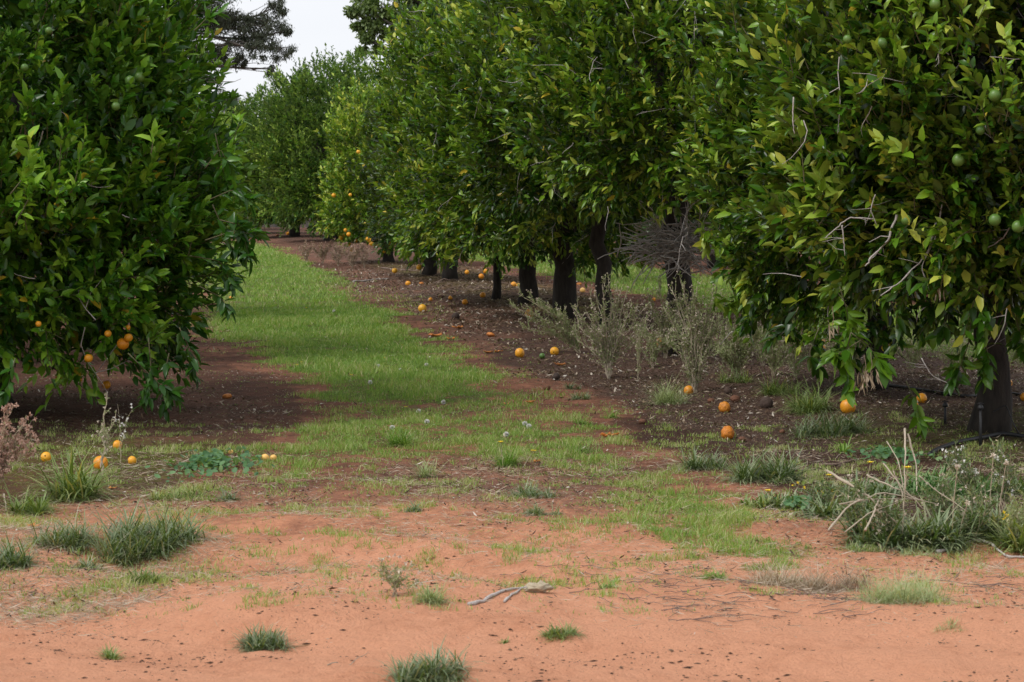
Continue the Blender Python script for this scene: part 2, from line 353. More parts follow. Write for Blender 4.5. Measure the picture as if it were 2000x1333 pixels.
# ground
def ground_mat():
    m, t, b = newmat('orchard_soil'); L = t.links
    a = attr(t, 'zones'); sp = t.nodes.new('ShaderNodeSeparateColor'); L.new(a.outputs['Color'], sp.inputs['Color'])
    lit = attr(t, 'litter')
    nA = noise(t, 1.3, 6, 'Object', .6); nB = noise(t, 14, 8, 'Object', .7); nC = noise(t, 90, 4, 'Object', .7)
    def add(x, n, k):
        mr = t.nodes.new('ShaderNodeMapRange'); mr.inputs['From Min'].default_value = .36; mr.inputs['From Max'].default_value = .64
        L.new(n.outputs['Fac'], mr.inputs['Value']); 
        q = t.nodes.new('ShaderNodeMath'); q.operation = 'MULTIPLY_ADD'; L.new(mr.outputs[0], q.inputs[0]); q.inputs[1].default_value = k
        s2 = t.nodes.new('ShaderNodeMath'); s2.operation = 'ADD'; s2.use_clamp = True; L.new(x, s2.inputs[0]); q.inputs[2].default_value = -k * .5; L.new(q.outputs[0], s2.inputs[1]); return s2.outputs[0]
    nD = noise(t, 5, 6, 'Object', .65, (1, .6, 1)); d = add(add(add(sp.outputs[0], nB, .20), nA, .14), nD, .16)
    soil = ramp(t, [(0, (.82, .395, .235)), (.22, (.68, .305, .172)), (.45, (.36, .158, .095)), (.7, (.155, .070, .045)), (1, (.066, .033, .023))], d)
    r2 = ramp(t, [(.25, (.74, .74, .74)), (.5, (1, 1, 1)), (.8, (1.0, 1.0, 1.0))], nC.outputs['Fac'])
    c = mixc(t, .55, soil.outputs['Color'], r2.outputs['Color'], 'MULTIPLY')
    # fine grey litter mixed into the soil
    nl = noise(t, 55, 6, 'Object', .8)
    q = t.nodes.new('ShaderNodeMath'); q.operation = 'MULTIPLY'; rl = ramp(t, [(.48, (0, 0, 0)), (.62, (1, 1, 1))], nl.outputs['Fac'])
    L.new(rl.outputs['Color'], q.inputs[0]); L.new(lit.outputs['Fac'], q.inputs[1])
    c = mixc(t, q.outputs[0], c, (.27, .20, .155))
    # moss and the short green beneath the grass
    nm = noise(t, 22, 6, 'Object', .75)
    rm = ramp(t, [(.42, (0, 0, 0)), (.60, (1, 1, 1))], nm.outputs['Fac'])
    q2 = t.nodes.new('ShaderNodeMath'); q2.operation = 'MULTIPLY'; L.new(rm.outputs['Color'], q2.inputs[0]); L.new(sp.outputs[2], q2.inputs[1])
    c = mixc(t, q2.outputs[0], c, (.12, .15, .018))
    q3 = add(add(sp.outputs[1], nB, .35), nD, .3)
    rg = ramp(t, [(.55, (0, 0, 0)), (1, (.85, .85, .85))], q3)
    c = mixc(t, rg.outputs['Color'], c, (.125, .175, .042))
    L.new(c, b.inputs['Base Color']); b.inputs['Roughness'].default_value = .95; b.inputs['Specular IOR Level'].default_value = .15
    ad = t.nodes.new('ShaderNodeMath'); ad.operation = 'MULTIPLY_ADD'; L.new(nC.outputs['Fac'], ad.inputs[0]); ad.inputs[1].default_value = .35; L.new(nB.outputs['Fac'], ad.inputs[2])
    bump(t, b, ad.outputs[0], 1.0, .05); return m
def axis_steps(lo, hi, step, far, growth):
    v = list(np.arange(lo, hi, step)); s = step
    a = [v[-1]]
    while a[-1] < far: s *= growth; a.append(a[-1] + s)
    return v + a[1:]
xs = axis_steps(0, 4.4, .028, 260, 1.07); xs = np.array(sorted(set([-x for x in xs] + xs)))
ys = [6.0]
while ys[-1] < 420: ys.append(ys[-1] + max(.022, .0034 * ys[-1] if ys[-1] < 60 else .02 * (ys[-1] - 50)))
ys = np.array([-60, -20, 0, 3, 5] + ys)
GX, GY = np.meshgrid(xs, ys)
far_f = sst(75, 60, np.abs(GX)) * sst(110, 90, GY)
GZ = gz(GX, GY) * far_f
nx, ny = len(xs), len(ys)
me = bpy.data.meshes.new('ground')
V = np.stack([GX, GY, GZ], -1).reshape(-1, 3)
idx = np.arange(nx * ny).reshape(ny, nx)
Q = np.stack([idx[:-1, :-1], idx[:-1, 1:], idx[1:, 1:], idx[1:, :-1]], -1).reshape(-1, 4)
me.vertices.add(len(V)); me.vertices.foreach_set('co', V.astype(np.float32).reshape(-1))
me.loops.add(Q.size); me.loops.foreach_set('vertex_index', Q.astype(np.int32).reshape(-1))
me.polygons.add(len(Q)); me.polygons.foreach_set('loop_start', (np.arange(len(Q)) * 4).astype(np.int32)); me.polygons.foreach_set('loop_total', np.full(len(Q), 4, np.int32))
me.polygons.foreach_set('use_smooth', np.full(len(Q), True))
fx, fy = GX.reshape(-1), GY.reshape(-1)
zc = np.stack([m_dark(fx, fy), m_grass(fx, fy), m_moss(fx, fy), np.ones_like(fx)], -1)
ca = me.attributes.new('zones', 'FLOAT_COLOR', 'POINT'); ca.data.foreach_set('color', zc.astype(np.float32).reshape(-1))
la = me.attributes.new('litter', 'FLOAT', 'POINT'); la.data.foreach_set('value', m_litter(fx, fy).astype(np.float32))
me.update(calc_edges=True)
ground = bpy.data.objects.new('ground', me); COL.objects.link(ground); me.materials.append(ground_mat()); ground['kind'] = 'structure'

# ------------------------------------------------------------------ tagging helpers
def tag(o, label=None, cat=None, group=None, kind=None):
    if label: o['label'] = label
    if cat: o['category'] = cat
    if group: o['group'] = group
    if kind: o['kind'] = kind
    return o
def thing(name, loc, label, cat, group=None):
    o = bpy.data.objects.new(name, None); COL.objects.link(o); o.location = tuple(float(x) for x in loc)
    o.empty_display_size = .2; return tag(o, label, cat, group)
RS = np.random.RandomState

# ------------------------------------------------------------------ fruit meshes
def fruit_mesh(name, mat, squash=.95, wr=0.0, seed=0, nu=18, nv=12, dent=0.0):
    mb = MB(); th = np.linspace(0, math.pi, nv + 1); ph = np.arange(nu) * 2 * math.pi / nu
    T, P = np.meshgrid(th, ph, indexing='ij')
    d = np.stack([np.sin(T) * np.cos(P), np.sin(T) * np.sin(P), np.cos(T)], -1)
    r = .5 * (1 - .10 * np.exp(-(T / .25) ** 2) - .05 * np.exp(-((T - math.pi) / .22) ** 2))
    r = r * (1 + .018 * vnoise(d * 2 + 9, seed)) * (1 + wr * fbm(d * 4.5 + 3, seed, 2)) * (1 - dent * sst(.35, .9, d[..., 0] * .8 + d[..., 2] * .5))
    v = d * r[..., None]; v[..., 2] *= squash
    V = v.reshape(1, -1, 3); fs = []
    for i in range(nv):
        for j in range(nu):
            k = (j + 1) % nu; fs.append((i * nu + j, (i + 1) * nu + j, (i + 1) * nu + k, i * nu + k))
    mb.items(V, fs); me = mb.mesh(name); me.materials.append(mat); return me
FM = {
    'ripe': fruit_mesh('ripe_orange', M['ripe'], .96, 0, 1), 'ripe_y': fruit_mesh('ripe_orange', M['ripe_y'], .95, 0, 2),
    'green': fruit_mesh('unripe_orange', M['green'], 1.0, 0, 3), 'wrinkled': fruit_mesh('wrinkled_orange', M['wrinkled'], .88, .16, 4, 28, 20),
    'rotten': fruit_mesh('rotten_orange', M['rotten'], .85, .12, 5, 24, 16), 'brown': fruit_mesh('brown_orange', M['brown'], .72, .22, 6, 24, 16),
    'pale': fruit_mesh('pale_orange', M['pale'], .92, .03, 7), 'squashed': fruit_mesh('squashed_orange', M['peel'], .55, .22, 8, 24, 16, .25),
    'dented': fruit_mesh('dented_orange', M['ripe'], .9, .05, 9, 20, 14, .22),
}
def peel_mesh(seed):
    r = RS(seed); mb = MB(); n = 9
    u = np.linspace(-1, 1, n); U, Vv = np.meshgrid(u, u, indexing='ij')
    R = np.sqrt(U ** 2 + Vv ** 2); A = np.arctan2(Vv, U)
    rim = 1 + .35 * np.sin(A * 3 + r.rand() * 6) + .2 * np.sin(A * 5 + r.rand() * 6)
    X = U * rim * .5; Y = Vv * rim * .33; Z = .05 + .16 * R ** 2 + .05 * fbm(np.stack([U * 2, Vv * 2, 0 * U], -1), seed, 2)
    top = np.stack([X, Y, Z], -1).reshape(-1, 3); bot = top - np.array([0, 0, .05])
    V = np.concatenate([top, bot])[None]; fs = []
    for i in range(n - 1):
        for j in range(n - 1):
            a, b_, c, d = i * n + j, (i + 1) * n + j, (i + 1) * n + j + 1, i * n + j + 1
            fs.append((a, b_, c, d)); fs.append((a + n * n, d + n * n, c + n * n, b_ + n * n))
    edge = [j for j in range(n)] + [i * n + n - 1 for i in range(1, n)] + [(n - 1) * n + j for j in range(n - 2, -1, -1)] + [i * n for i in range(n - 2, 0, -1)]
    for k in range(len(edge)):
        a, b_ = edge[k], edge[(k + 1) % len(edge)]; fs.append((a, b_, b_ + n * n, a + n * n))
    mb.items(V, fs); me = mb.mesh('peel'); me.materials.append(M['peel']); return me
PEELS = [peel_mesh(s) for s in (1, 2, 3)]
cal = MB()
for k in range(5):
    a = k * 2 * math.pi / 5; d = np.array([[math.cos(a), math.sin(a), 0.1]]); leaves(cal, np.array([[0, 0, .44]]), d, np.array([[0, 0, 1.]]), [.11], [.08], [.2], [0.], 0, True)
cal.tube([(0, 0, .42), (0, 0, .47), (.01, 0, .50)], [.05, .04, .03], 6)
CALYX = cal.mesh('calyx'); CALYX.materials.append(M['calyx'])

# ------------------------------------------------------------------ trees
GOLD = 2.399963
class Hull:
    """outer shape of a crown: a lobed superellipsoid round c"""
    def __init__(s, c, R, Ht, Hb, n=2.7, seed=0, lobes=.13, Ry=None):
        s.c = np.asarray(c, float); s.R = R; s.Ry = Ry or R; s.Ht = Ht; s.Hb = Hb; s.n = n; s.seed = seed; s.lobes = lobes
    def r(s, d):
        h = np.sqrt((d[..., 0] / s.R) ** 2 + (d[..., 1] / s.Ry) ** 2); z = np.abs(d[..., 2]) / np.where(d[..., 2] > 0, s.Ht, s.Hb)
        n = np.where(d[..., 2] > 0, s.n, s.n + 1.3); r = (h ** n + z ** n) ** (-1 / n)
        return r * (1 + 1.35 * s.lobes * fbm(d * 2.6 + s.seed * 1.7, s.seed, 3) + .07 * vnoise(d * 7 + s.seed, s.seed + 5) - .02)
    def hit(s, px, py):
        dr = nrm(ray(px, py)); o = np.array([0, 0, EYE])
        t = np.arange(max(1, s.c[1] - 4), s.c[1] + 4, .03); P = o + dr * t[:, None]; q = P - s.c
        inside = np.linalg.norm(q, axis=1) < s.r(nrm(q))
        k = np.argmax(inside); return P[k] if inside.any() else P[np.argmin(np.linalg.norm(q, axis=1))]

def add_sprigs(lm, tm, P, A, Lw, nl, leafL, tint, rs, simple, droop, rich=1.0):
    """P base, A axis of each sprig; nl leaves spiral along it"""
    n = len(P)
    if n == 0: return
    A = nrm(A); ref = nrm(rs.randn(n, 3)); B = nrm(np.cross(A, ref)); C = np.cross(A, B)
    ph0 = rs.rand(n) * 6.28
    for k in range(nl):
        f = (k + .5) / nl
        th = ph0 + k * GOLD; rad = np.cos(th)[:, None] * B + np.sin(th)[:, None] * C
        pos = P + A * (Lw * f)[:, None] + np.array([0, 0, -1.]) * (droop * (f ** 2) * Lw)[:, None]
        sp = .80 - .45 * f + .25 * rs.randn(n)
        D = nrm(A * (1 - .1 * f) + rad * np.abs(sp)[:, None] + np.array([0, 0, -1.]) * (rs.rand(n) * (.05 + droop * 1.0))[:, None])
        N = nrm(np.array([0, 0, .70]) + A * .45 - D * .2 + rs.randn(n, 3) * .50)
        L = leafL * (.52 + .80 * rs.rand(n)) * (1 - .22 * abs(f - .55)); W = L * (.38 + .16 * rs.rand(n))
        tt = np.clip(tint + .045 + .15 * rs.randn(n) + .26 * (f - .62), 0, .93)
        tt = np.where(rs.rand(n) < .010, 1.0, tt)
        leaves(lm, pos, D, N, L, W, .10 + .28 * rs.rand(n) ** 2, .12 + .62 * rs.rand(n), tt, simple)
    if tm is not None:
        for i in range(n):
            if rs.rand() < rich: tm.tris([P[i] - A[i] * .05, P[i] + A[i] * Lw[i] * .5, P[i] + A[i] * Lw[i] + np.array([0, 0, -droop[i] * Lw[i]])], [.004, .003, .0015])

def limb(mb, p0, p1, r0, r1, rs, bend=.12, sides=7, n=6):
    p0, p1 = np.asarray(p0, float), np.asarray(p1, float); L = np.linalg.norm(p1 - p0)
    t = np.linspace(0, 1, n)[:, None]; off = rs.randn(2, 3) * bend * L
    pts = p0 + (p1 - p0) * t + off[0] * (t * (1 - t)) * 1.6 + off[1] * np.sin(t * 6.28) * .25
    mb.tube(pts, np.linspace(r0, r1, n), sides); return pts

def citrus(name, base, hull, label, mat, nspr, leafL=.085, nl=9, tint=(.38, .16), seed=1, simple=False, trunk_r=.11,
           flush=.08, twigs=.5, shoots=(), group='citrus trees of the orchard rows', lean=(0, 0), dead=0, back=.35, cut=None, nshoot=0):
    rs = RS(seed); root = thing(name, base, label, 'tree', group); h = hull
    base = np.asarray(base, float)
    # trunk and limbs
    tb = MB(); fork = np.array([base[0] + lean[0], base[1] + lean[1], max(.55, h.c[2] - h.Hb * .55)])
    zz = np.linspace(0, 1, 8)[:, None]; pts = base + (fork - base) * zz; pts[:, :2] += .03 * rs.randn(8, 2) * (zz > 0)
    pts[0, 2] -= .06
    rr = trunk_r * (1 - .12 * zz[:, 0] + .24 * np.exp(-(zz[:, 0] / .06)))
    tb.tube(pts, rr, 14)
    v = tb.v[-1]; q = v - np.repeat(pts, 14, 0); v += q * (.16 * vnoise(np.concatenate([v[:, :2] * 9, v[:, 2:] * 2.0], 1), seed))[:, None]
    tb.build('trunk', M['bark'], root, base)
    lb = MB(); ends = []
    for k in range(7):
        a = k * GOLD + rs.rand(); d = nrm(np.array([math.cos(a) * .9, math.sin(a) * .9, .35 + rs.rand() * 1.1])); e = h.c + d * h.r(d[None])[0] * .72
        pp = limb(lb, fork - np.array([0, 0, .05]), e, trunk_r * .55, .018, rs, .14); ends.append(pp)
        for j in range(3):
            s = pp[2 + j]; d2 = nrm(d + rs.randn(3) * .6); e2 = h.c + d2 * h.r(d2[None])[0] * .8
            limb(lb, s, e2, .022, .007, rs, .15, 5, 5)
    lb.build('branch', M['bark'], root, base)
    # crown: sprigs in clumps at the branch ends, with gaps between them, over a looser inner filling
    lm = MB(); tm = MB() if twigs > 0 else None
    toc = nrm(np.array([0, 0, 1.7]) - h.c)
    def dirs(n):
        d = nrm(rs.randn(n, 3)); d = d[d[:, 2] > -.86]; vis = (d * toc).sum(1)
        return d[(vis > -.25) | (rs.rand(len(d)) < back)]
    nsh = int(nspr * 1.55); per = 8; dc = dirs(int(nsh / per)); hole = fbm(dc * 4.2 + seed, seed + 40, 3)
    dc = dc[hole > -.22 + .12 * rs.randn(len(dc))]
    Rc = h.r(dc); tcl = .86 + .17 * rs.rand(len(dc)) + .08 * (rs.rand(len(dc)) < .12)
    Pc = h.c + dc * (Rc * tcl)[:, None]; clump_t = rs.randn(len(dc)); yng = rs.rand(len(dc)) < flush
    ii = np.repeat(np.arange(len(dc)), per); sg = .112 * (leafL / .09) ** .6
    off = rs.randn(len(ii), 3) * sg; out_ = nrm(dc * np.array([1 / h.R, 1 / h.Ry, 1 / h.Ht]))[ii]
    dome = (off * off).sum(1) / sg; P1 = Pc[ii] + off - out_ * (dome * .35)[:, None]
    lowc = .7 * sst(-.30, -.80, dc[ii][:, 2])
    A1 = out_ * .75 + off / sg * .42 + np.array([0, 0, 1.]) * (.95 - 1.25 * lowc)[:, None] + rs.randn(len(ii), 3) * .25
    young1 = yng[ii] & (rs.rand(len(ii)) < .75)
    t1 = tint[0] + tint[1] * .75 * clump_t[ii] + .07 * rs.randn(len(ii)); t1 = np.where(young1, .72 + .14 * rs.rand(len(ii)), t1)
    A1 = np.where(young1[:, None], A1 + np.array([0, 0, .6]), A1)
    d2 = dirs(int(nspr * .75)); P2 = h.c + d2 * (h.r(d2) * (.55 + .30 * rs.rand(len(d2))))[:, None]
    A2 = d2 + rs.randn(len(d2), 3) * .5; t2 = tint[0] + tint[1] * rs.randn(len(d2)); low2 = np.full(len(d2), .2)
    P = np.concatenate([P1, P2]); A = np.concatenate([A1, A2]); base_t = np.concatenate([t1, t2]); low = np.concatenate([lowc, low2])
    young = np.concatenate([young1, np.zeros(len(d2), bool)])
    if cut is not None:
        kp = ~cut(P); P, A, base_t, low, young = P[kp], A[kp], base_t[kp], low[kp], young[kp]
    zmin = .20 + .12 * rs.rand(len(P)); P[:, 2] = np.maximum(P[:, 2], zmin)
    Lw = (.12 + .13 * rs.rand(len(P))) * (1 + .6 * young) * (leafL / .085)
    add_sprigs(lm, tm if not simple else None, P - nrm(A) * (Lw * .6)[:, None], A, Lw, nl, leafL, base_t, rs, simple, .18 * low + .03, twigs)
    # single long shoots given as picture points
    for (pts_px, Y, ll, tn) in shoots:
        pp = np.array([at(a, b_, Y + .0) for a, b_ in pts_px]); m = len(pp)
        tt = np.linspace(0, m - 1, 10); cr = np.stack([np.interp(tt, np.arange(m), pp[:, i]) for i in range(3)], -1)
        if tm is not None: tm.tube(cr, np.linspace(.004, .0015, 10), 4)
        L_ = np.linalg.norm(np.diff(cr, axis=0), axis=1).sum(); cnt = max(8, int(L_ / .013))
        s = np.sqrt(rs.rand(cnt)) * 9; q = np.stack([np.interp(s, np.arange(10), cr[:, i]) for i in range(3)], -1)
        ax = nrm(np.stack([np.interp(np.minimum(s + .6, 9), np.arange(10), cr[:, i]) for i in range(3)], -1) - np.stack([np.interp(np.maximum(s - .6, 0), np.arange(10), cr[:, i]) for i in range(3)], -1))
        D = nrm(ax * .7 + rs.randn(cnt, 3) * .6); N = nrm(np.array([0, -.25, .8]) + rs.randn(cnt, 3) * .45)
        L = ll * (.8 + .45 * rs.rand(cnt)); leaves(lm, q, D, N, L, L * (.36 + .1 * rs.rand(cnt)), .1 + .25 * rs.rand(cnt), .15 + .5 * rs.rand(cnt), np.clip(tn + .08 * rs.randn(cnt), 0, .95))
    for k in range(nshoot):
        dd = nrm(rs.randn(3) * np.array([1, 1, .55]) + toc * .9); p = h.c + dd * h.r(dd[None])[0] * .93
        if p[2] < .9 or (cut is not None and cut(p[None])[0]): continue
        dr = nrm(dd * .55 + np.array([0, 0, .9]) + rs.randn(3) * .35); Ls = .22 + .26 * rs.rand(); cr = [p]
        for j in range(5): dr = nrm(dr + rs.randn(3) * .12 + np.array([0, 0, .03])); cr.append(cr[-1] + dr * Ls / 5)
        cr = np.array(cr)
        if tm is not None: tm.tris(cr, np.linspace(.004, .0015, 6))
        cnt = int(10 + 8 * rs.rand()); sv = np.linspace(.15, 1, cnt) * 5; q = np.stack([np.interp(sv, np.arange(6), cr[:, i]) for i in range(3)], -1)
        th = np.arange(cnt) * GOLD + rs.rand() * 6; u1 = nrm(np.cross(dr, [.3, 1, .1])); u2 = np.cross(dr, u1)
        D = nrm(dr * .8 + (np.cos(th)[:, None] * u1 + np.sin(th)[:, None] * u2) * .85 + rs.randn(cnt, 3) * .12)
        N = nrm(np.array([0, 0, .4]) + dr * .7 - D * .2 + rs.randn(cnt, 3) * .3); L = leafL * (.85 + .45 * rs.rand(cnt)) * (1.15 - .35 * sv / 5)
        leaves(lm, q, D, N, L, L * (.38 + .12 * rs.rand(cnt)), .05 + .25 * rs.rand(cnt), .2 + .7 * rs.rand(cnt), np.clip(.66 + .16 * rs.rand() + .07 * rs.randn(cnt), 0, .95))
    lm.build('crown', M[mat], root, base)
    if tm is not None and tm.n: tm.build('twigs', M['twig'], root, base)
    for k in range(dead):
        dm = MB(); dd = nrm(rs.randn(3) + np.array([0, -1.2, -.1])); p = h.c + dd * h.r(dd[None])[0] * (.84 + .2 * rs.rand())
        p[2] = max(p[2], .5); dr = nrm(dd * .5 + rs.randn(3) * .7 + np.array([0, 0, -.5])); L = .12 + .5 * rs.rand() ** 2
        pts = [p]
        for j in range(5): dr = nrm(dr + rs.randn(3) * .25); pts.append(pts[-1] + dr * L / 5)
        dm.tris(pts, np.linspace(.0045, .0015, 6))
        for j in range(rs.randint(0, 3)):
            s = pts[rs.randint(1, 5)]; e = s + nrm(dr + rs.randn(3) * .7) * L * .35; dm.tris([s, (s + e) / 2 + rs.randn(3) * .01, e], [.0028, .002, .001])
        dm.build('dead_twig', M['dead'], root, base)
    return root, h, base

def hang(root, base, hull, lst, kind, lab=None, size=.075, out_=.02):
    """fruits on the tree at picture points: child objects sharing one mesh"""
    for k, it in enumerate(lst):
        px, py = it[0], it[1]; p = hull.hit(px, py) if len(it) < 4 else at(px, py, it[3]); s = size
        if len(it) > 2 and it[2]: s = it[2] * p[1] / F
        p = p - nrm(ray(px, py)) * out_ * 2
        nm = {'green': 'unripe_fruit'}.get(kind, 'ripe_fruit')
        o = bpy.data.objects.new(nm, FM[kind]); COL.objects.link(o); o.parent = root
        o.location = Vector(p - base); o.scale = (s, s, s * 1.02); o.rotation_euler = (.3 * math.sin(k * 3), .3 * math.cos(k * 5), k)
        if lab: o['label'] = lab

# near left tree
b1 = np.array([-3.55, 16.3, gz1(-3.55, 16.3)])
H1 = Hull((-3.70, 16.1, 1.70), 1.80, 2.05, 1.50, 2.6, 3, .11)
shoots1 = [([(425, 330), (450, 300), (468, 235)], 15.2, .10, .70), ([(20, 380), (60, 330), (55, 265)], 14.15, .105, .80), ([(30, 440), (50, 400), (70, 360)], 14.1, .10, .72),
           ([(400, 470), (460, 450), (505, 462)], 15.0, .11, .34), ([(430, 430), (470, 440), (488, 505)], 15.0, .11, .28), ([(410, 390), (455, 370), (490, 400)], 15.1, .10, .40),
           ([(390, 560), (430, 580), (452, 615)], 15.0, .10, .30), ([(330, 690), (320, 740), (325, 800)], 14.6, .10, .26), ([(290, 660), (295, 720), (285, 790)], 14.5, .10, .24),
           ([(350, 640), (375, 690), (380, 725)], 14.7, .10, .26), ([(400, 330), (430, 290), (450, 330)], 15.1, .10, .48), ([(370, 500), (430, 510), (455, 560)], 15.0, .10, .30),
           ([(250, 690), (300, 740), (345, 780)], 14.5, .10, .30), ([(380, 60), (410, 30), (432, 25)], 15.2, .09, .55), ([(295, 300), (300, 270), (300, 262)], 14.3, .10, .74),
           ([(420, 260), (440, 350), (470, 380)], 15.3, .09, .42), ([(415, 400), (450, 480), (470, 500)], 15.2, .10, .3), ([(30, 700), (20, 740), (10, 770)], 14.3, .10, .35)]
T1, h1, _ = citrus('orange_tree', b1, H1, 'large deep green orange tree filling the left side, its skirt over mossy soil', 'leaf_deep', 5600, .098, 10, (.50, .20), 11, trunk_r=.14, flush=.05, shoots=shoots1, dead=25, nshoot=26)
hang(T1, b1, H1, [(240, 672, 24), (251, 660, 17), (211, 652, 14), (173, 700, 17), (117, 737, 18), (208, 752, 17), (75, 633, 12), (156, 742, 9), (250, 640, 10)], 'ripe', out_=.05)
hang(T1, b1, H1, [(254, 158, 20), (272, 151, 20), (284, 38, 17), (190, 297, 16), (226, 208, 17), (48, 132, 15), (372, 95, 16), (150, 240, 12), (330, 180, 12), (95, 60, 14)], 'green', out_=.045)

# right row, near to far
RT = {}
def rt(key, px, py, R, top, bot, label, mat='leaf_olive', nspr=3200, leafL=.09, dx=0, dy=0, n=2.8, lobes=.13, Ry=None, **kw):
    b = on_ground(px, py); cz = bot + (top - bot) * .44
    H = Hull((b[0] + dx, b[1] + dy, cz), R, top - cz, cz - bot, n, kw.get('seed', 1) + 7, lobes, Ry)
    r = citrus('orange_tree', b, H, label, mat, nspr, leafL, **kw); RT[key] = r; return r
shR1 = [([(1640, 560), (1655, 610), (1662, 660)], 13.9, .11, .60), ([(1662, 650), (1650, 700), (1660, 780)], 13.8, .12, .62), ([(1662, 650), (1700, 680), (1725, 715)], 13.8, .12, .64),
        ([(1690, 660), (1640, 690), (1625, 700)], 13.8, .12, .62), ([(1770, 745), (1790, 790), (1800, 835)], 13.9, .10, .58), ([(1740, 590), (1760, 640), (1750, 680)], 13.9, .10, .35),
        ([(1900, 600), (1890, 680), (1860, 755)], 13.8, .11, .45), ([(1910, 620), (1930, 690), (1920, 745)], 13.8, .12, .50), ([(1960, 560), (1990, 640), (2000, 690)], 13.8, .11, .40),
        ([(1580, 430), (1600, 400), (1605, 340)], 13.7, .12, .82), ([(1600, 440), (1620, 410), (1640, 350)], 13.7, .12, .76), ([(1640, 210), (1690, 190), (1740, 150)], 13.8, .12, .78),
        ([(1750, 120), (1770, 60), (1775, 0)], 13.8, .12, .76), ([(1700, 230), (1735, 170), (1730, 115)], 13.7, .12, .74), ([(1620, 270), (1690, 275), (1755, 277)], 13.8, .11, .55),
        ([(1760, 330), (1790, 300), (1810, 290)], 13.7, .12, .70), ([(1880, 400), (1940, 420), (1970, 440)], 13.7, .10, .55), ([(1860, 60), (1900, 30), (1930, 20)], 13.8, .11, .72),
        ([(1560, 600), (1540, 640), (1510, 665)], 14.2, .10, .30), ([(1600, 640), (1580, 690), (1600, 720)], 14.1, .10, .30), ([(1820, 560), (1850, 600), (1840, 660)], 13.8, .11, .40),
        ([(1980, 220), (1990, 260), (1985, 300)], 13.7, .11, .80), ([(1950, 300), (1900, 330), (1870, 350)], 13.7, .11, .66)]
shR2 = [([(1420, 540), (1440, 590), (1490, 600)], 17.2, .10, .62), ([(1480, 560), (1500, 620), (1540, 640)], 17.2, .10, .5), ([(1400, 560), (1395, 590), (1430, 600)], 17.2, .10, .7), ([(1550, 600), (1545, 640), (1560, 670)], 17.0, .10, .4), ([(1390, 440), (1375, 470), (1400, 480)], 17.3, .11, .82), ([(1380, 420), (1370, 450), (1385, 490)], 17.3, .10, .84), ([(1600, 620), (1590, 660), (1600, 690)], 17.0, .10, .35)]
rt('a', 1930, 842, 1.60, 4.0, .80, 'nearest orange tree on the right, thick trunk by the picture edge, pale curled leaves', nspr=5400, leafL=.098, dx=.25, dy=.1, seed=21, trunk_r=.105, tint=(.38, .20), flush=.12, shoots=shR1, dead=95, nl=9, lobes=.17, nshoot=60)
rt('b', 1706, 760, 1.42, 4.2, .50, 'orange tree second in the right row, slim trunk half hidden by hanging shoots', nspr=4600, leafL=.088, dx=.14, dy=.2, n=3.2, lobes=.18, seed=22, trunk_r=.085, tint=(.42, .18), flush=.09, dead=60, nshoot=45, shoots=shR2, cut=lambda P: (P[:, 2] < 1.42) & (P[:, 0] < .0875 * P[:, 1]))
rt('c', 1325, 690, 1.62, 4.3, 1.42, 'orange tree with a tangle of dead grey twigs piled on its trunk', nspr=3400, leafL=.09, dx=.12, dy=-.55, seed=23, trunk_r=.115, tint=(.50, .18), flush=.12, dead=50, nshoot=30)
rt('d', 1190, 640, 1.50, 4.4, .90, 'orange tree with a leaning dark trunk, third back behind the dry bushy weed', nspr=2800, leafL=.094, dx=-.1, seed=24, lobes=.18, trunk_r=.085, lean=(-.16, 0), tint=(.32, .18), flush=.08, dead=40, nshoot=30)
rt('e', 1107, 620, 1.65, 4.4, .66, 'orange tree with the thickest straight dark trunk in the middle of the right row', nspr=3200, leafL=.094, dx=-.15, seed=25, lobes=.18, trunk_r=.13, tint=(.48, .19), flush=.13, dead=40, nshoot=34)
rt('f', 1030, 592, 1.68, 4.15, .52, 'orange tree with a broad dark trunk left of the thickest trunk, yellowish leaf tips', nspr=3200, leafL=.094, dx=-.22, seed=26, lobes=.18, trunk_r=.125, tint=(.50, .19), flush=.14, dead=30, nshoot=34)
rt('g', 968, 585, 1.42, 3.75, .60, 'orange tree with a thin tapering trunk flared at its foot', nspr=2200, leafL=.085, dx=-.10, dy=.4, seed=27, trunk_r=.055, lean=(.05, 0), tint=(.24, .16), flush=.04)
rt('h', 880, 548, 1.32, 4.1, .42, 'orange tree, leaves tinted dark for shade, with a cluster of ripe fruit hanging low beside its trunk', nspr=2200, leafL=.09, dx=.20, seed=28, lobes=.18, trunk_r=.12, tint=(.17, .14), flush=.03, nl=8)  # leaf tints of h and i lowered to paint a shaded gap between crowns
rt('i', 835, 537, 1.25, 3.3, .34, 'small orange tree with a short cone shaped trunk in deep shade', nspr=1800, leafL=.09, dx=.12, seed=29, lobes=.18, trunk_r=.12, tint=(.17, .14), flush=.03, nl=8)
rt('j', 760, 512, 1.36, 3.5, .42, 'pale olive orange tree dotted with ripe fruit along its low skirt', nspr=2600, leafL=.095, dx=.02, seed=30, lobes=.18, trunk_r=.10, tint=(.62, .18), flush=.26, nl=8, nshoot=30)
rt('k', 655, 471, 2.25, 5.1, .42, 'tall dark orange tree with a massive dark trunk beyond the gap in the row', 'leaf_far', nspr=5200, leafL=.125, dx=.15, seed=31, trunk_r=.28, nl=7, simple=True, tint=(.45, .2), flush=.1, twigs=0)
rt('l', 575, 462, 2.1, 4.6, .42, 'orange tree left of the tall dark one, in front of the paling fence', 'leaf_far', nspr=4200, leafL=.125, seed=32, trunk_r=.16, nl=7, simple=True, tint=(.45, .2), flush=.1, twigs=0)
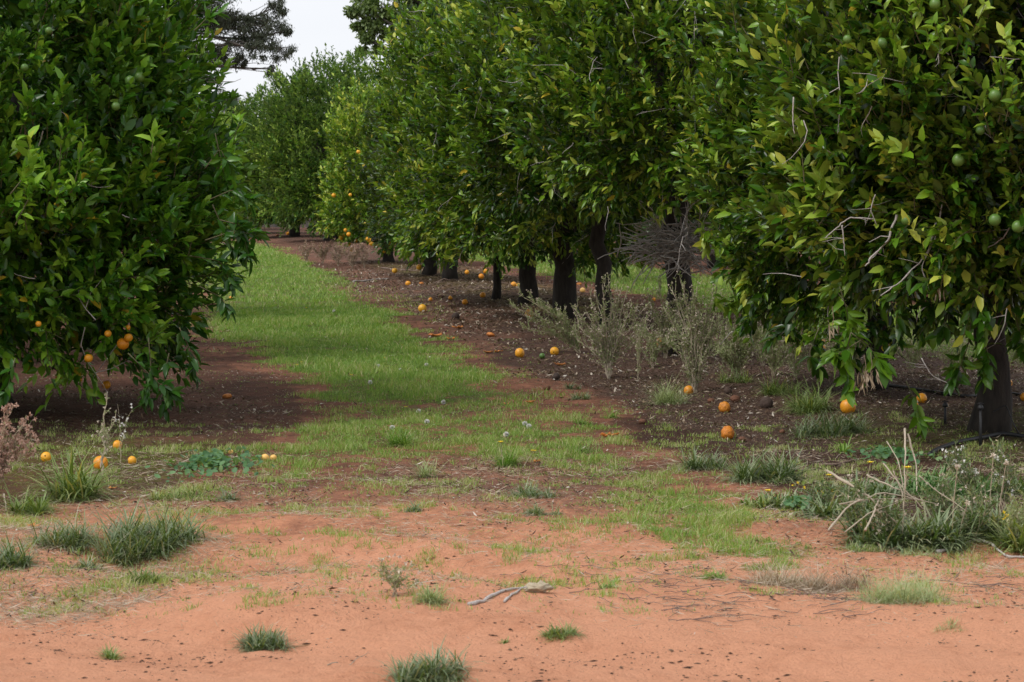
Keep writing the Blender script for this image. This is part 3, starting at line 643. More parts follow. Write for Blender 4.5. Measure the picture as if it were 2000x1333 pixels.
rt('m', 505, 457, 1.7, 4.0, .50, 'yellow green orange tree at the far end of the grass strip', 'leaf_far', nspr=3400, leafL=.13, seed=33, trunk_r=.12, nl=7, simple=True, tint=(.6, .2), flush=.15, twigs=0)
rt('n', 430, 453, 1.9, 4.2, .50, 'far orange tree glimpsed past the left tree, leaves catching yellow', 'leaf_far', nspr=3400, leafL=.13, seed=34, trunk_r=.12, nl=7, simple=True, tint=(.6, .2), flush=.15, twigs=0)
rt('o', 730, 463, 1.9, 5.0, .50, 'far orange tree behind the pale olive tree, its top bright against the sky', 'leaf_far', nspr=3400, leafL=.13, seed=35, trunk_r=.14, nl=7, simple=True, tint=(.5, .2), flush=.15, twigs=0)
# fruit on the right row
A, B_, C_, D_, E_, F_, H_, J_ = (RT[k] for k in 'abcdefhj')
def hg(T, lst, kind, **k): hang(T[0], T[2], T[1], lst, kind, **k)
hg(A, [(1943, 187, 24), (1872, 313, 25), (1943, 430, 24), (1988, 443, 24), (1722, 85, 22), (1655, 77, 17), (1826, 8, 22), (1690, 560, 16), (1770, 430, 20), (1845, 640, 18), (1915, 255, 18)], 'green', out_=.06)
hg(B_, [(1608, 94, 23), (1522, 8, 22), (1440, 79, 23), (1448, 292, 20), (1551, 325, 18), (1588, 310, 17), (1413, 492, 18), (1405, 170, 14), (1500, 240, 16), (1540, 450, 16)], 'green', out_=.05)
hg(C_, [(1362, 218, 13), (1268, 195, 13), (1320, 360, 12), (1230, 120, 13), (1400, 280, 15), (1290, 60, 13)], 'green', out_=.05)
hg(D_, [(1152, 217, 12), (1173, 192, 11), (1264, 315, 11), (1200, 330, 11)], 'green', out_=.05)
hg(E_, [(1050, 228, 12), (1044, 98, 11), (1119, 390, 12), (1133, 414, 12), (1060, 430, 11), (1090, 300, 11), (990, 180, 11)], 'green', out_=.05)
hg(F_, [(942, 246, 12), (876, 142, 10), (912, 138, 10), (985, 165, 10), (960, 330, 10), (900, 250, 10)], 'green', out_=.05)
hg(E_, [(1233, 225, 10)], 'ripe', out_=.05)
hg(H_, [(827, 305, 12), (845, 334, 12), (823, 373, 12), (853, 366, 11), (868, 525, 12, 39.0), (876, 530, 11, 39.0), (883, 521, 12, 38.9), (888, 530, 10, 39), (770, 268, 9), (813, 419, 12), (812, 432, 8)], 'ripe_y', out_=.06)
hg(RT['i'], [(819, 522, 12, 40.5), (832, 509, 10, 40.6), (771, 529, 11, 40.3)], 'ripe_y')
hg(RT['i'], [(830, 520, 7, 40.6)], 'green')
hg(RT['j'], [(700, 297, 8), (652, 382, 9), (684, 381, 7), (666, 465, 9), (675, 450, 8), (681, 458, 9), (681, 477, 9), (687, 488, 9), (695, 471, 8), (722, 470, 9), (726, 476, 10), (748, 491, 11), (760, 457, 9), (718, 467, 8), (672, 458, 7), (740, 330, 7)], 'ripe_y', out_=.10)
hg(RT['j'], [(717, 395, 8), (790, 350, 9)], 'green', out_=.06)
hg(RT['i'], [(940, 540, 11, 36.0), (948, 530, 10, 36.0), (912, 532, 9, 37.0)], 'ripe')

# left row behind the near tree, and the next row to the right seen under the branches
def copy_tree(src, loc, rz, scl, label, group=None):
    r = src.copy(); COL.objects.link(r); r.location = loc; r.rotation_euler = (0, 0, rz); r.scale = scl; r['label'] = label
    if group: r['group'] = group
    for ch in list(src.children):
        c = ch.copy(); COL.objects.link(c); c.parent = r
    return r
spots = [(5.55, 36.0, .4, 1.0, 'orange tree of the next row, under the nearest tree branches at far right'),
         (4.75, 41.0, 2.1, 1.05, 'orange tree of the next row, seen past the slim second trunk'),
         (3.9, 46.0, 3.9, .95, 'orange tree of the next row, behind the twig tangle'),
         (3.1, 51.5, 5.0, 1.05, 'orange tree of the next row, beyond the green strip between the trunks'),
         (2.1, 57.0, 1.2, 1.0, 'orange tree of the next row, behind the leaning trunk'),
         (1.2, 63.0, 2.9, 1.0, 'orange tree of the next row, behind the thickest straight trunk'),
         (.2, 69.0, 4.2, 1.05, 'farthest orange tree of the next row, behind the broad dark trunk'),
         (-1.2, 77.0, .9, 1.1, 'orange tree far back, framed under the dark crowns of the right row')]
lsrc = RT['m'][0]
# one plain source tree for the next row, then copies of it
bs = np.array([6.5, 31.0, gz1(6.5, 31.0)])
src2, _, _ = citrus('orange_tree', bs, Hull((6.5, 31.0, 2.1), 1.9, 2.0, 1.35, 2.8, 51, .13), 'orange tree of the next row, nearest of that row at the right edge', 'leaf_far', 2400, .12, 7, (.38, .18), 51, simple=True, trunk_r=.13, flush=.06, twigs=0, back=1.0)
for (x, y, rz, s, lab) in spots: copy_tree(src2, (x, y, 0), rz, (s, s, s), lab)
for (x, y, rz, s, lab) in [(-4.75, 21.5, 1.0, 1.0, 'orange tree right behind the big left tree'), (-5.9, 28.0, 2.4, .95, 'second orange tree behind the big left tree'), (-10.1, 52.0, .3, .95, 'far orange tree at the left of the grass strip')]:
    copy_tree(src2, (x, y, 0), rz, (s, s, s), lab)

# ------------------------------------------------------------------ tall trees far behind
def far_tree(name, base, blobs, label, mat, barkm, leafL, per, seed, r0, hangf=.4, elong=.22, junction=None):
    rs = RS(seed); base = np.asarray(base, float); root = thing(name, base, label, 'tree')
    tb = MB(); top = np.array([base[0], base[1], junction or 7.0])
    limb(tb, base, top, r0, r0 * .6, rs, .04, 10, 8); tb.build('trunk', M[barkm], root, base)
    lb = MB(); lm = MB()
    for (c, r) in blobs:
        c = np.asarray(c, float); st = base + (top - base) * (.7 + .3 * rs.rand())
        pp = limb(lb, st, c, r0 * .22, .035, rs, .12, 6, 7)
        ns_ = max(6, int(24 * r * r))
        for k in range(ns_):
            e = c + nrm(rs.randn(3)) * r * (.5 + .55 * rs.rand()) * np.array([1, 1, .75])
            limb(lb, pp[rs.randint(4, 7)], e, .03, .008, rs, .15, 3, 4)
            m = int(per * (.5 + rs.rand())); sp = r * elong
            q = e + rs.randn(m, 3) * sp * np.array([1, 1, .7]); q[:, 2] -= np.abs(rs.randn(m)) * sp * hangf
            D = nrm(rs.randn(m, 3) * .6 + np.array([0, 0, -hangf * 1.4])); N = nrm(rs.randn(m, 3) + np.array([0, 0, .4]))
            L = leafL * (.6 + .7 * rs.rand(m)); leaves(lm, q, D, N, L, L * (.30 if hangf > .5 else .6), np.full(m, .1), np.full(m, .2), np.clip(.45 + .22 * rs.randn(m), 0, 1), True)
    lb.build('branch', M[barkm], root, base); lm.build('crown', M[mat], root, base); return root
YG = 112.0
def bl(px, py, rp_, Y): return (at(px, py, Y), rp_ * Y / F)
gx = at(330, 300, YG)
far_tree('gum_tree', (gx[0], YG, 0), [bl(425, 30, 42, YG), bl(470, 55, 40, YG), bl(520, 50, 42, YG), bl(548, 95, 28, YG), bl(500, 95, 26, YG - 1), bl(440, 100, 34, YG), bl(535, 135, 16, YG), bl(470, 115, 14, YG), bl(410, 150, 22, YG), bl(535, 15, 24, YG), bl(380, 20, 60, YG), bl(360, 110, 60, YG), bl(300, 60, 70, YG), bl(440, -60, 60, YG), bl(360, -90, 70, YG), bl(560, 60, 12, YG)],
         'tall dark gum tree with drooping feathery branches against the sky, upper left', 'leaf_gum', 'bark_far', .15, 130, 61, .45, .9, .17, 9.5)
gx = at(452, 330, 135)
far_tree('gum_tree', (gx[0], 135, 0), [bl(450, 200, 24, 135), bl(428, 190, 20, 135), bl(465, 222, 18, 135), bl(440, 235, 26, 135), bl(412, 215, 20, 135)],
         'small brownish gum tree low on the horizon beneath the tall one', 'leaf_gum', 'bark_far', .15, 220, 62, .3, .9, .26, 4.5)
gx = at(880, 330, 85)
far_tree('shade_tree', (gx[0], 85, 0), [bl(790, 18, 42, 85), bl(745, 15, 30, 85), bl(705, 8, 22, 85), bl(830, 50, 40, 85), bl(770, 60, 24, 85), bl(712, 70, 13, 85), bl(728, 45, 16, 85), bl(706, 98, 7, 85), bl(690, 22, 10, 85), bl(860, 10, 50, 85), bl(800, -60, 60, 85), bl(880, 90, 50, 85), bl(740, 92, 7, 85), bl(698, 52, 10, 85)],
         'tall broadleaf tree with open drooping twigs above the row, top centre', 'leaf_broad', 'bark_far', .17, 130, 63, .35, .45, .27, 6.5)

# ------------------------------------------------------------------ paling fence far behind
fr = thing('paling_fence', (-9.5, 92, 0), 'weathered grey paling fence across the far end of the orchard', 'fence')
fb = MB(); rs = RS(7)
x = -8.0
BOXF = [(0, 3, 2, 1), (4, 5, 6, 7), (0, 1, 5, 4), (1, 2, 6, 5), (2, 3, 7, 6), (3, 0, 4, 7)]
def box(mb, c, s, tint=0):
    c = np.asarray(c, float); s = np.asarray(s, float) / 2
    v = np.array([(-1, -1, -1), (1, -1, -1), (1, 1, -1), (-1, 1, -1), (-1, -1, 1), (1, -1, 1), (1, 1, 1), (-1, 1, 1)], float) * s + c
    mb.items(v[None], BOXF, tint)
while x < 12: box(fb, (x, rs.randn() * .004, .78 + rs.randn() * .01), (.145, .02, 1.5)); x += .158
fb.build('palings', M['board'], fr, smooth=False)
rb = MB()
for z in (.4, 1.2): box(rb, (2, .045, z), (20, .06, .09))
rb.build('rail', M['board'], fr, smooth=False)
pb = None
for k in range(8):
    pb = MB(); box(pb, (-7.9 + k * 2.8, .13, .8), (.12, .12, 1.7)); pb.build('post', M['bark'], fr, smooth=False)

# ------------------------------------------------------------------ grass, dry grass, litter (uncountable)
def scatter(n, x0, x1, y0, y1, rs, ybias=1.0):
    u = rs.rand(n); Y = (y0 ** ybias + u * (y1 ** ybias - y0 ** ybias)) ** (1 / ybias)
    X = x0 + rs.rand(n) * (x1 - x0); return X, Y
def in_view(X, Y, pad=60):
    px, py = to_px(X, Y); return (px > -pad) & (px < 2000 + pad) & (py < 1333 + pad)
BL_F = [(0, 1, 3, 2), (2, 3, 4)]
def blades(mb, X, Y, hgt, wid, tint, rs, lean=.45, z=None):
    n = len(X); a = rs.rand(n) * 6.283; S = np.stack([np.cos(a), np.sin(a), 0 * a], -1)
    la = rs.rand(n) * 6.283; ld = np.stack([np.cos(la), np.sin(la), 0 * a], -1) * (lean * rs.rand(n) ** 1.0)[:, None]
    P = np.stack([X, Y, gz(X, Y) - .004 if z is None else z], -1); up = np.array([0, 0, 1.])
    m = P + (up * .55 + ld * .35) * hgt[:, None]; t = P + (up * .9 + ld * 1.25) * hgt[:, None]
    w2 = (wid * .5)[:, None]
    mb.items(np.stack([P - S * w2, P + S * w2, m - S * w2 * .75, m + S * w2 * .75, t], 1), BL_F, tint)
rs = RS(101); gm = MB()
def grass_patch(n, x0, x1, y0, y1, hmul, ymin_w, thr=.15, bias=1.0):
    X, Y = scatter(n, x0, x1, y0, y1, rs, bias); k = in_view(X, Y); X, Y = X[k], Y[k]
    g = m_grass(X, Y); cl = fbm(xy3(X, Y, 3.2), 81, 3); cl2 = fbm(xy3(X, Y, 9.0), 83, 2)
    cl3 = fbm(xy3(X, Y, 22.0), 85, 2); prob = np.clip(g * 1.05 + (.65 * cl + .6 * cl2 + .6 * cl3) * (1.3 - .55 * g) - .22 * (1 - g) - .08, 0, 1) * (g > .03); prob = np.where((g > .93) & (Y > 14), np.maximum(prob, .42), prob)
    k = rs.rand(len(X)) < prob; X, Y, g, cl, cl2 = X[k], Y[k], g[k], cl[k], cl2[k]
    h = (.012 + .046 * rs.rand(len(X)) ** 1.7) * np.clip(1 + 1.0 * cl + .9 * cl2, .3, 2) * hmul * .85 * (.45 + .55 * g); wd = np.maximum(.0026 + .002 * rs.rand(len(X)), ymin_w * Y / 2400.)
    dry = (rs.rand(len(X)) < .10 + .15 * (1 - g)) * .5
    t = np.clip(.38 + .34 * cl + .2 * cl2 + .15 * rs.randn(len(X)) + dry + .12 * (1 - g), 0, 1)
    blades(gm, X, Y, h, wd, t, rs, .85)
grass_patch(900000, -4, 4.5, 8.2, 15.5, 1.0, .5)
grass_patch(620000, -6.5, 3, 15.5, 30, 1.15, .6)
grass_patch(260000, -10.5, -1.5, 30, 66, 1.3, .7)
grass_patch(220000, -1.5, 8, 20, 60, 1.5, .8)
gobj = gm.build('grass', M['grass']); tag(gobj, 'short green grass growing in strips and patches between the tree rows', 'grass', kind='stuff')

def flat_scatter(name, mat, n, box_, dens, Lr, Wr, trange, label, cat, seed, curl=.5, straw=False, bias=1.0, lift=.004):
    rs = RS(seed); mb = MB(); X, Y = scatter(n, *box_, rs, bias); k = in_view(X, Y); X, Y = X[k], Y[k]
    k = rs.rand(len(X)) < dens(X, Y); X, Y = X[k], Y[k]; n = len(X)
    a = rs.rand(n) * 6.283; D = nrm(np.stack([np.cos(a), np.sin(a), .18 * rs.randn(n)], -1)); N = nrm(np.array([0, 0, 1.]) + rs.randn(n, 3) * .28)
    P = np.stack([X, Y, gz(X, Y) + lift + .004 * rs.rand(n)], -1)
    sc_ = np.clip(Y / 14., .8, 2.0); L = (Lr[0] + (Lr[1] - Lr[0]) * rs.rand(n) ** 1.5) * sc_ ** .5; W = (Wr[0] + (Wr[1] - Wr[0]) * rs.rand(n)) * sc_
    leaves(mb, P, D, N, L, W, -curl * rs.rand(n) * (.3 if straw else 1), .2 + .4 * rs.rand(n), trange[0] + (trange[1] - trange[0]) * rs.rand(n), not straw is False or True)
    o = mb.build(name, M[mat]); return tag(o, label, cat, kind='stuff')
flat_scatter('leaf_litter', 'litter', 330000, (-7, 7, 8.5, 48), lambda X, Y: np.clip(m_litter(X, Y) * (1.0 - .8 * m_grass(X, Y)) * (.7 + .9 * fbm(xy3(X, Y, 2.2), 91, 3)), 0, 1),
             (.012, .060), (.004, .017), (.0, .97), 'dry fallen leaves and pale chips scattered on the soil under the trees', 'leaf litter', 111, bias=.2)
flat_scatter('dry_grass', 'straw', 420000, (-5, 5, 7.5, 13.5), lambda X, Y: np.clip(
        np.maximum(zone(X, Y, [(-100, 1040), (200, 1040), (430, 1060), (440, 1110), (260, 1180), (-100, 1200)], .12), .20) * (.6 + 1.5 * fbm(xy3(X, Y, 2.5), 93, 3)) * sst(8.0, 8.8, Y), 0, 1),
             (.03, .10), (.0012, .0026), (.3, 1.0), 'thin straw of dead grass lying over the soil near the bottom left', 'dry grass', 112, straw=True, bias=.3, lift=.006)
flat_scatter('ground_weeds', 'grass', 420000, (-5, 5, 7.8, 24), lambda X, Y: np.clip((.10 + .9 * m_grass(X, Y)) * sst(8, 9.5, Y) * (.1 + 2.6 * fbm(xy3(X, Y, 6.0), 97, 3) + .9 * fbm(xy3(X, Y, 1.2), 98, 2)), 0, 1),
             (.007, .020), (.003, .008), (.0, .8), 'tiny flat leaved green weeds dotted over the soil and through the grass', 'ground weeds', 114, bias=.2, lift=.008)
flat_scatter('fine_debris', 'litter', 430000, (-4.5, 4.5, 7.2, 20), lambda X, Y: np.clip((.35 + .5 * m_litter(X, Y)) * sst(7.4, 9.4, Y) * (.5 + 1.5 * fbm(xy3(X, Y, 3.0), 99, 3)), 0, 1) * (1 - .7 * m_grass(X, Y)),
             (.004, .022), (.0012, .004), (.3, 1.0), 'fine dry crumbs of leaf and straw over the red soil', 'plant debris', 115, bias=.2)
# soil crumbs
rs = RS(113); cm = MB(); X, Y = scatter(70000, -3.5, 3.5, 7.0, 15, rs, .3); k = in_view(X, Y); X, Y = X[k], Y[k]
k = rs.rand(len(X)) < np.clip(.05 + 1.6 * fbm(xy3(X, Y, 2.6), 95, 3), .02, 1); X, Y = X[k], Y[k]; n = len(X)
r = .0012 + .0060 * rs.rand(n) ** 4
o6 = np.array([(1, 0, 0), (-1, 0, 0), (0, 1, 0), (0, -1, 0), (0, 0, .45), (0, 0, -.4)], float)
st_ = 1 + 2.2 * rs.rand(n) ** 3; an = rs.randn(n) * .9; sh = o6[None] * (.55 + .9 * rs.rand(n, 6, 1)); sh[..., 0] *= st_[:, None]
sx = sh[..., 0] * np.cos(an)[:, None] - sh[..., 1] * np.sin(an)[:, None]; sy = sh[..., 0] * np.sin(an)[:, None] + sh[..., 1] * np.cos(an)[:, None]
V = np.stack([X, Y, gz(X, Y) + r * .2], -1)[:, None, :] + np.stack([sx, sy, sh[..., 2]], -1) * r[:, None, None]
cm.items(V, [(0, 2, 4), (2, 1, 4), (1, 3, 4), (3, 0, 4), (2, 0, 5), (1, 2, 5), (3, 1, 5), (0, 3, 5)], np.clip(.12 + .6 * rs.rand(n) ** 2, 0, 1))
tag(cm.build('soil_crumbs', M['litter'], smooth=False), 'small dark crumbs of soil and bark strewn over the red sand', 'soil crumbs', kind='stuff')

# ------------------------------------------------------------------ fallen fruit
GF = 'fallen fruit on the orchard floor'
fallen = [  # x, y centre, width px, kind, label
    (90, 892, 21, 'ripe_y', 'ripe orange at the far left beside the dry pinkish weed'),
    (197, 904, 31, 'ripe', 'largest orange on the left, behind the thin upright weed stems'),
    (229, 869, 20, 'dented', 'orange with a dark spot just behind the large one by the weed stems'),
    (258, 899, 18, 'ripe_y', 'small round orange right of the large one by the weed stems'),
    (451, 883, 10, 'pale', 'tiny pale orange at the back edge of the low round leaved weed patch'),
    (518, 894, 17, 'pale', 'left one of two pale oranges touching at the grass edge'),
    (534, 894, 14, 'pale', 'right one of two pale oranges touching at the grass edge'),
    (443, 774, 20, 'squashed', 'flattened red orange alone on the dark soil right of the left tree'),
    (451, 582, 8, 'ripe', 'distant small orange on the grass edge against the left tree'),
    (825, 602, 17, 'ripe_y', 'bright yellow orange alone at the grass edge in the middle distance'),
    (1015, 689, 20, 'ripe_y', 'left one of two bright yellow oranges on the red soil at centre'),
    (1083, 684, 18, 'ripe_y', 'right one of two bright yellow oranges on the red soil at centre'),
    (1059, 695, 12, 'green', 'small green fruit between the two bright yellow oranges'),
    (1068, 757, 15, 'brown', 'dull brown orange on the soil below the two bright yellow ones'),
    (1086, 736, 17, 'rotten', 'dark rotten orange right of the dull brown one'),
    (959, 652, 17, 'squashed', 'squashed orange left of the two bright yellow ones, by the leaning weed'),
    (1034, 611, 18, 'ripe', 'orange half hidden behind the leaning feathery weed'),
    (890, 616, 17, 'rotten', 'dark split orange in the shade right of the lone yellow one'),
    (1292, 668, 22, 'wrinkled', 'damaged orange seen through the tall dry weeds'),
    (1345, 762, 20, 'ripe', 'orange at the foot of the tallest green weed'),
    (1415, 795, 24, 'wrinkled', 'spotted orange on dark soil right of the weeds, the farther of a pair'),
    (1421, 845, 29, 'wrinkled', 'large wrinkled orange on dark soil in front of the spotted one'),
    (1497, 783, 26, 'rotten', 'black rotten fruit left of the strappy grass clump'),
    (1422, 763, 17, 'rotten', 'small dark rotten fruit behind the spotted orange'),
    (1436, 779, 20, 'brown', 'brown shrivelled fruit between the dark one and the black one'),
    (1389, 783, 15, 'brown', 'grey brown shrivelled fruit left of the spotted orange'),
    (1449, 858, 16, 'brown', 'small brown fruit right of the large wrinkled orange'),
    (1656, 793, 32, 'ripe', 'big orange behind the strappy clump under the hanging leafy shoot'),
    (1800, 779, 21, 'ripe', 'orange in the shade left of the near right trunk'),
    (1788, 792, 13, 'dented', 'small orange half behind the leafy sprig left of the near right trunk'),
    (1968, 748, 19, 'ripe', 'orange just right of the near right trunk'),
    (2001, 775, 18, 'ripe', 'orange cut off by the right picture edge'),
    (1557, 686, 20, 'ripe_y', 'yellow orange beside the slim tree trunk behind the weeds'),
    (1604, 664, 15, 'ripe', 'reddish orange in shade behind the slim tree trunk'),
    (1609, 680, 12, 'ripe', 'small orange below the reddish one behind the slim tree trunk'),
    (1255, 823, 16, 'brown', 'brown dried fruit on soil at the edge of the right grass patches'),
    (1528, 843, 12, 'brown', 'little brown fruit behind the dark clump at right'),
    (797, 554, 11, 'ripe', 'left one of two small oranges in shade under the dark trees'),
    (823, 553, 9, 'squashed', 'right one of two small oranges in shade under the dark trees'),
    (841, 585, 9, 'ripe', 'leftmost of the small oranges in the twig litter'),
    (861, 580, 9, 'brown', 'brown small fruit second from left in the twig litter'),
    (880, 582, 9, 'dented', 'third small orange from the left in the twig litter'),
    (908, 590, 12, 'ripe', 'orange at the right end of the twig litter'),
    (943, 575, 12, 'ripe', 'orange left of the thin tapering trunk'),
    (1003, 556, 12, 'ripe', 'orange left of the broad dark trunk'),
    (1012, 557, 8, 'ripe_y', 'small yellow orange touching the broad dark trunk'),
    (1086, 558, 11, 'ripe', 'orange between the two broadest trunks'),
    (1131, 555, 10, 'squashed', 'flattened orange right of the thickest straight trunk'),
    (1138, 567, 11, 'pale', 'pale orange right of the thickest straight trunk, nearer than the flattened one'),
    (1277, 585, 8, 'ripe', 'distant orange left of the trunk with the twig tangle'),
    (562, 456, 7, 'ripe', 'tiny orange near the foot of the paling fence'),
    (541, 461, 7, 'squashed', 'tiny orange left of the massive dark trunk'),
    (1535, 655, 11, 'ripe', 'small orange in the shade among the bushy weeds at right'),
]
for k, (px, py, wd, kind, lab) in enumerate(fallen):
    sq = {'squashed': .55, 'brown': .72, 'rotten': .85, 'wrinkled': .88, 'dented': .9}.get(kind, .95)
    p = on_ground(px, py + wd * .46 * sq); s = wd * p[1] / F
    o = bpy.data.objects.new('orange', FM[kind]); COL.objects.link(o)
    if kind in ('squashed', 'brown'): rot = (.1, .1, k * 1.3)
    else: rot = (1.2 + .5 * math.sin(k * 7), .5 * math.sin(k * 3), k * 1.7)
    o.rotation_euler = rot; o.scale = (s, s, s); o.location = (p[0], p[1], p[2] + s * sq * .41)
    tag(o, lab, 'orange', GF)
    if wd > 15 and kind in ('ripe', 'ripe_y', 'dented', 'wrinkled'):
        c = bpy.data.objects.new('calyx', CALYX); COL.objects.link(c); c.parent = o
peels = [(1095, 715, 18, 'torn piece of orange peel below the two bright yellow oranges'), (954, 690, 15, 'left scrap of orange peel beside the left yellow orange'), (972, 689, 13, 'right scrap of orange peel beside the left yellow orange'),
         (1190, 856, 30, 'brown curled peel on the grass edge, centre right'), (1036, 788, 20, 'faded peel lying in the thin grass at centre'), (990, 792, 14, 'small faded peel left of the one in thin grass'), (64, 1032, 28, 'red orange shredded peel in the bottom left weeds'),
         (217, 957, 14, 'bright scrap of peel in front of the strappy clump at left'), (380, 918, 26, 'long peel among the low round leaved weed patch'), (852, 660, 20, 'peel on red soil right of the grass strip, farther one'), (882, 664, 14, 'peel on red soil beside the farther one'),
         (896, 643, 18, 'curled peel in the shade left of the squashed orange'), (1048, 903, 14, 'rusty scrap of peel in the middle grass edge'), (1180, 660, 14, 'peel behind the bushy dry weed')]
for k, (px, py, wd, lab) in enumerate(peels):
    p = on_ground(px, py); s = wd * p[1] / F
    o = bpy.data.objects.new('orange_peel', PEELS[k % 3]); COL.objects.link(o); o.location = (p[0], p[1], p[2] + .002); o.scale = (s, s, s * .9); o.rotation_euler = (0, 0, k * .4 - .3)
    tag(o, lab, 'orange peel', 'scraps of orange peel on the ground')

# ------------------------------------------------------------------ tufts and low weeds
def strap(mb, P, az, L, W, rise, droop, tint, seg=4):
    """arching strap leaves, vectorised"""
    n = len(P); D = np.stack([np.cos(az), np.sin(az), 0 * az], -1); S = np.stack([-np.sin(az), np.cos(az), 0 * az], -1)
    V = []
    for k in range(seg + 1):
        f = k / seg; ang = rise - droop * f; 
        if k == 0: c = P.copy()
        else: c = c + (D * np.cos(ang)[:, None] + np.array([0, 0, 1.]) * np.sin(ang)[:, None]) * (L / seg)[:, None]
        wv = W * (1 - f) ** .6 * (.6 + 1.0 * f) if k < seg else W * 0.04
        wv = np.broadcast_to(wv, (n,))
        V += [c - S * (wv * .5)[:, None], c + S * (wv * .5)[:, None]]
    mb.items(np.stack(V, 1), [(2 * k, 2 * k + 1, 2 * k + 3, 2 * k + 2) for k in range(seg)], tint)
def tuft(px, py, wpx, hpx, mat, label, n=260, lw=.006, seed=1, nc=6, tint=(.4, .2), name='grass_tuft', cat='grass tuft', group='clumps of grass and weeds on the ground', flowers=(), flat=.5, rise0=.55):
    b = on_ground(px, py); rs = RS(seed); sc_ = b[1] / F; n = int(n * 1.9); lw = lw * .62; nc = int(nc * 1.6) + 1
    W = wpx * sc_; Hh = hpx * sc_; mb = MB()
    cx = rs.uniform(-1, 1, nc) * W * .32; cy = rs.uniform(-1, 1, nc) * W * .26
    i = rs.randint(0, nc, n); csz = .5 + .8 * rs.rand(nc); X = b[0] + cx[i] + rs.randn(n) * W * .05; Y = b[1] + cy[i] + rs.randn(n) * W * .06
    P = np.stack([X, Y, gz(X, Y) - .006], -1); az = rs.rand(n) * 6.283
    L = Hh * (.45 + .95 * rs.rand(n)) * 1.2; rise = rise0 + rs.rand(n) * (1.5 - rise0); droop = .4 + 1.3 * rs.rand(n)
    L = L * csz[i]; t = np.clip(tint[0] + tint[1] * rs.randn(n) + .10 * rs.randn(nc)[i], 0, .9); t = np.where(rs.rand(n) < .10, .9 + .1 * rs.rand(n), t)
    strap(mb, P, az, L, lw * (.7 + .6 * rs.rand(n)), rise, droop, t)
    m = int(n * .30); j = rs.randint(0, nc, m); X = b[0] + cx[j] + rs.randn(m) * W * .10; Y = b[1] + cy[j] - np.abs(rs.randn(m)) * W * .05; az = rs.rand(m) * 6.283
    strap(mb, np.stack([X, Y, gz(X, Y) + .004], -1), az, Hh * (.4 + .8 * rs.rand(m)), lw * .6 * (.6 + .6 * rs.rand(m)), .05 + .35 * rs.rand(m), .3 + .3 * rs.rand(m), np.clip(.9 + .1 * rs.randn(m), .8, 1))
    o = mb.build(name, M[mat], off=b, loc=tuple(b)); tag(o, label, cat, group)
    for (fx, fy, kind) in flowers:
        q = at(fx, fy, b[1] - .05); fm = MB(); sm = MB()
        sm.tris([b + np.array([0, 0, .0]) + (q - b) * np.array([.6, 1, 0]), (q + b) / 2 + (q - b) * np.array([.3, 0, 0]), q], [.003, .0025, .002])
        if kind == 'y':
            m = 11; a = np.arange(m) * 6.283 / m; D = np.stack([np.cos(a), np.sin(a) * .8, .5 + .2 * rs.rand(m)], -1)
            leaves(fm, np.repeat(q[None], m, 0), D, np.tile(np.array([0, 0, 1.]), (m, 1)), np.full(m, .022), np.full(m, .010), np.full(m, .2), np.full(m, .1), 0, True)
        else:
            d = nrm(rs.randn(26, 3)); leaves(fm, np.repeat(q[None], 26, 0), d, nrm(rs.randn(26, 3)), np.full(26, .017), np.full(26, .006), np.full(26, .1), np.full(26, .1), 0, True)
        f = fm.build('flower_head', M['petal' if kind == 'y' else 'bud'], o, b); s_ = sm.build('flower_stalk', M['weed_stem'], o, b)
    return o
tuft(525, 1262, 115, 34, 'tuft_dark', 'dark low tuft alone on the red sand, bottom left of centre', 420, .008, 1, 9, (.35, .2))
tuft(845, 1322, 190, 46, 'tuft_dark', 'spreading green tuft cut off by the bottom picture edge', 620, .008, 2, 12, (.5, .2))
tuft(1095, 1246, 90, 26, 'tuft_yellow', 'small yellow green tuft on the sand, bottom centre right', 240, .006, 3, 6, (.35, .2))
tuft(203, 1280, 70, 26, 'tuft_yellow', 'tiny yellowing tuft on the sand at bottom left', 120, .006, 4, 3, (.4, .2))
tuft(295, 1068, 230, 60, 'tuft_dark', 'wide bluish green tuft with upright blades, lower left', 900, .010, 5, 22, (.5, .2), rise0=.8)
tuft(120, 1060, 160, 42, 'tuft_dark', 'low dark clump at the left, between the red peel and the wide bluish tuft', 420, .009, 6, 12, (.5, .22))
tuft(15, 1095, 110, 46, 'tuft_dark', 'dark green clump against the left picture edge', 360, .010, 7, 8, (.45, .2))
tuft(285, 1140, 64, 38, 'tuft_yellow', 'small upright bright green tuft in the straw at lower left', 160, .005, 8, 4, (.3, .15), rise0=1.0)
tuft(165, 975, 130, 74, 'tuft_yellow', 'strappy yellow green clump in front of the largest orange on the left', 330, .016, 9, 5, (.42, .2))
tuft(62, 1002, 100, 48, 'tuft_yellow', 'smaller yellowing clump left of the strappy one', 220, .012, 10, 5, (.35, .2))
tuft(350, 975, 150, 28, 'tuft_yellow', 'low half dry tuft on the litter right of the strappy clump', 300, .007, 11, 10, (.55, .25))
tuft(452, 978, 50, 24, 'tuft_dark', 'small dark tuft right of the half dry one', 90, .008, 12, 3, (.5, .2))
tuft(160, 1110, 90, 24, 'tuft_dark', 'faint grey green tuft in the straw below the low dark clump', 150, .007, 13, 5, (.5, .2))
tuft(1040, 970, 120, 26, 'tuft_dark', 'dark green flat tuft on the gravelly soil, centre right', 300, .008, 14, 8, (.45, .2))
tuft(1060, 1004, 100, 22, 'tuft_dark', 'grey green flat tuft just below the dark green flat one', 260, .008, 15, 7, (.6, .2))
tuft(812, 1000, 44, 26, 'tuft_dark', 'little dark tuft on the red soil at centre', 90, .007, 16, 3, (.4, .2))
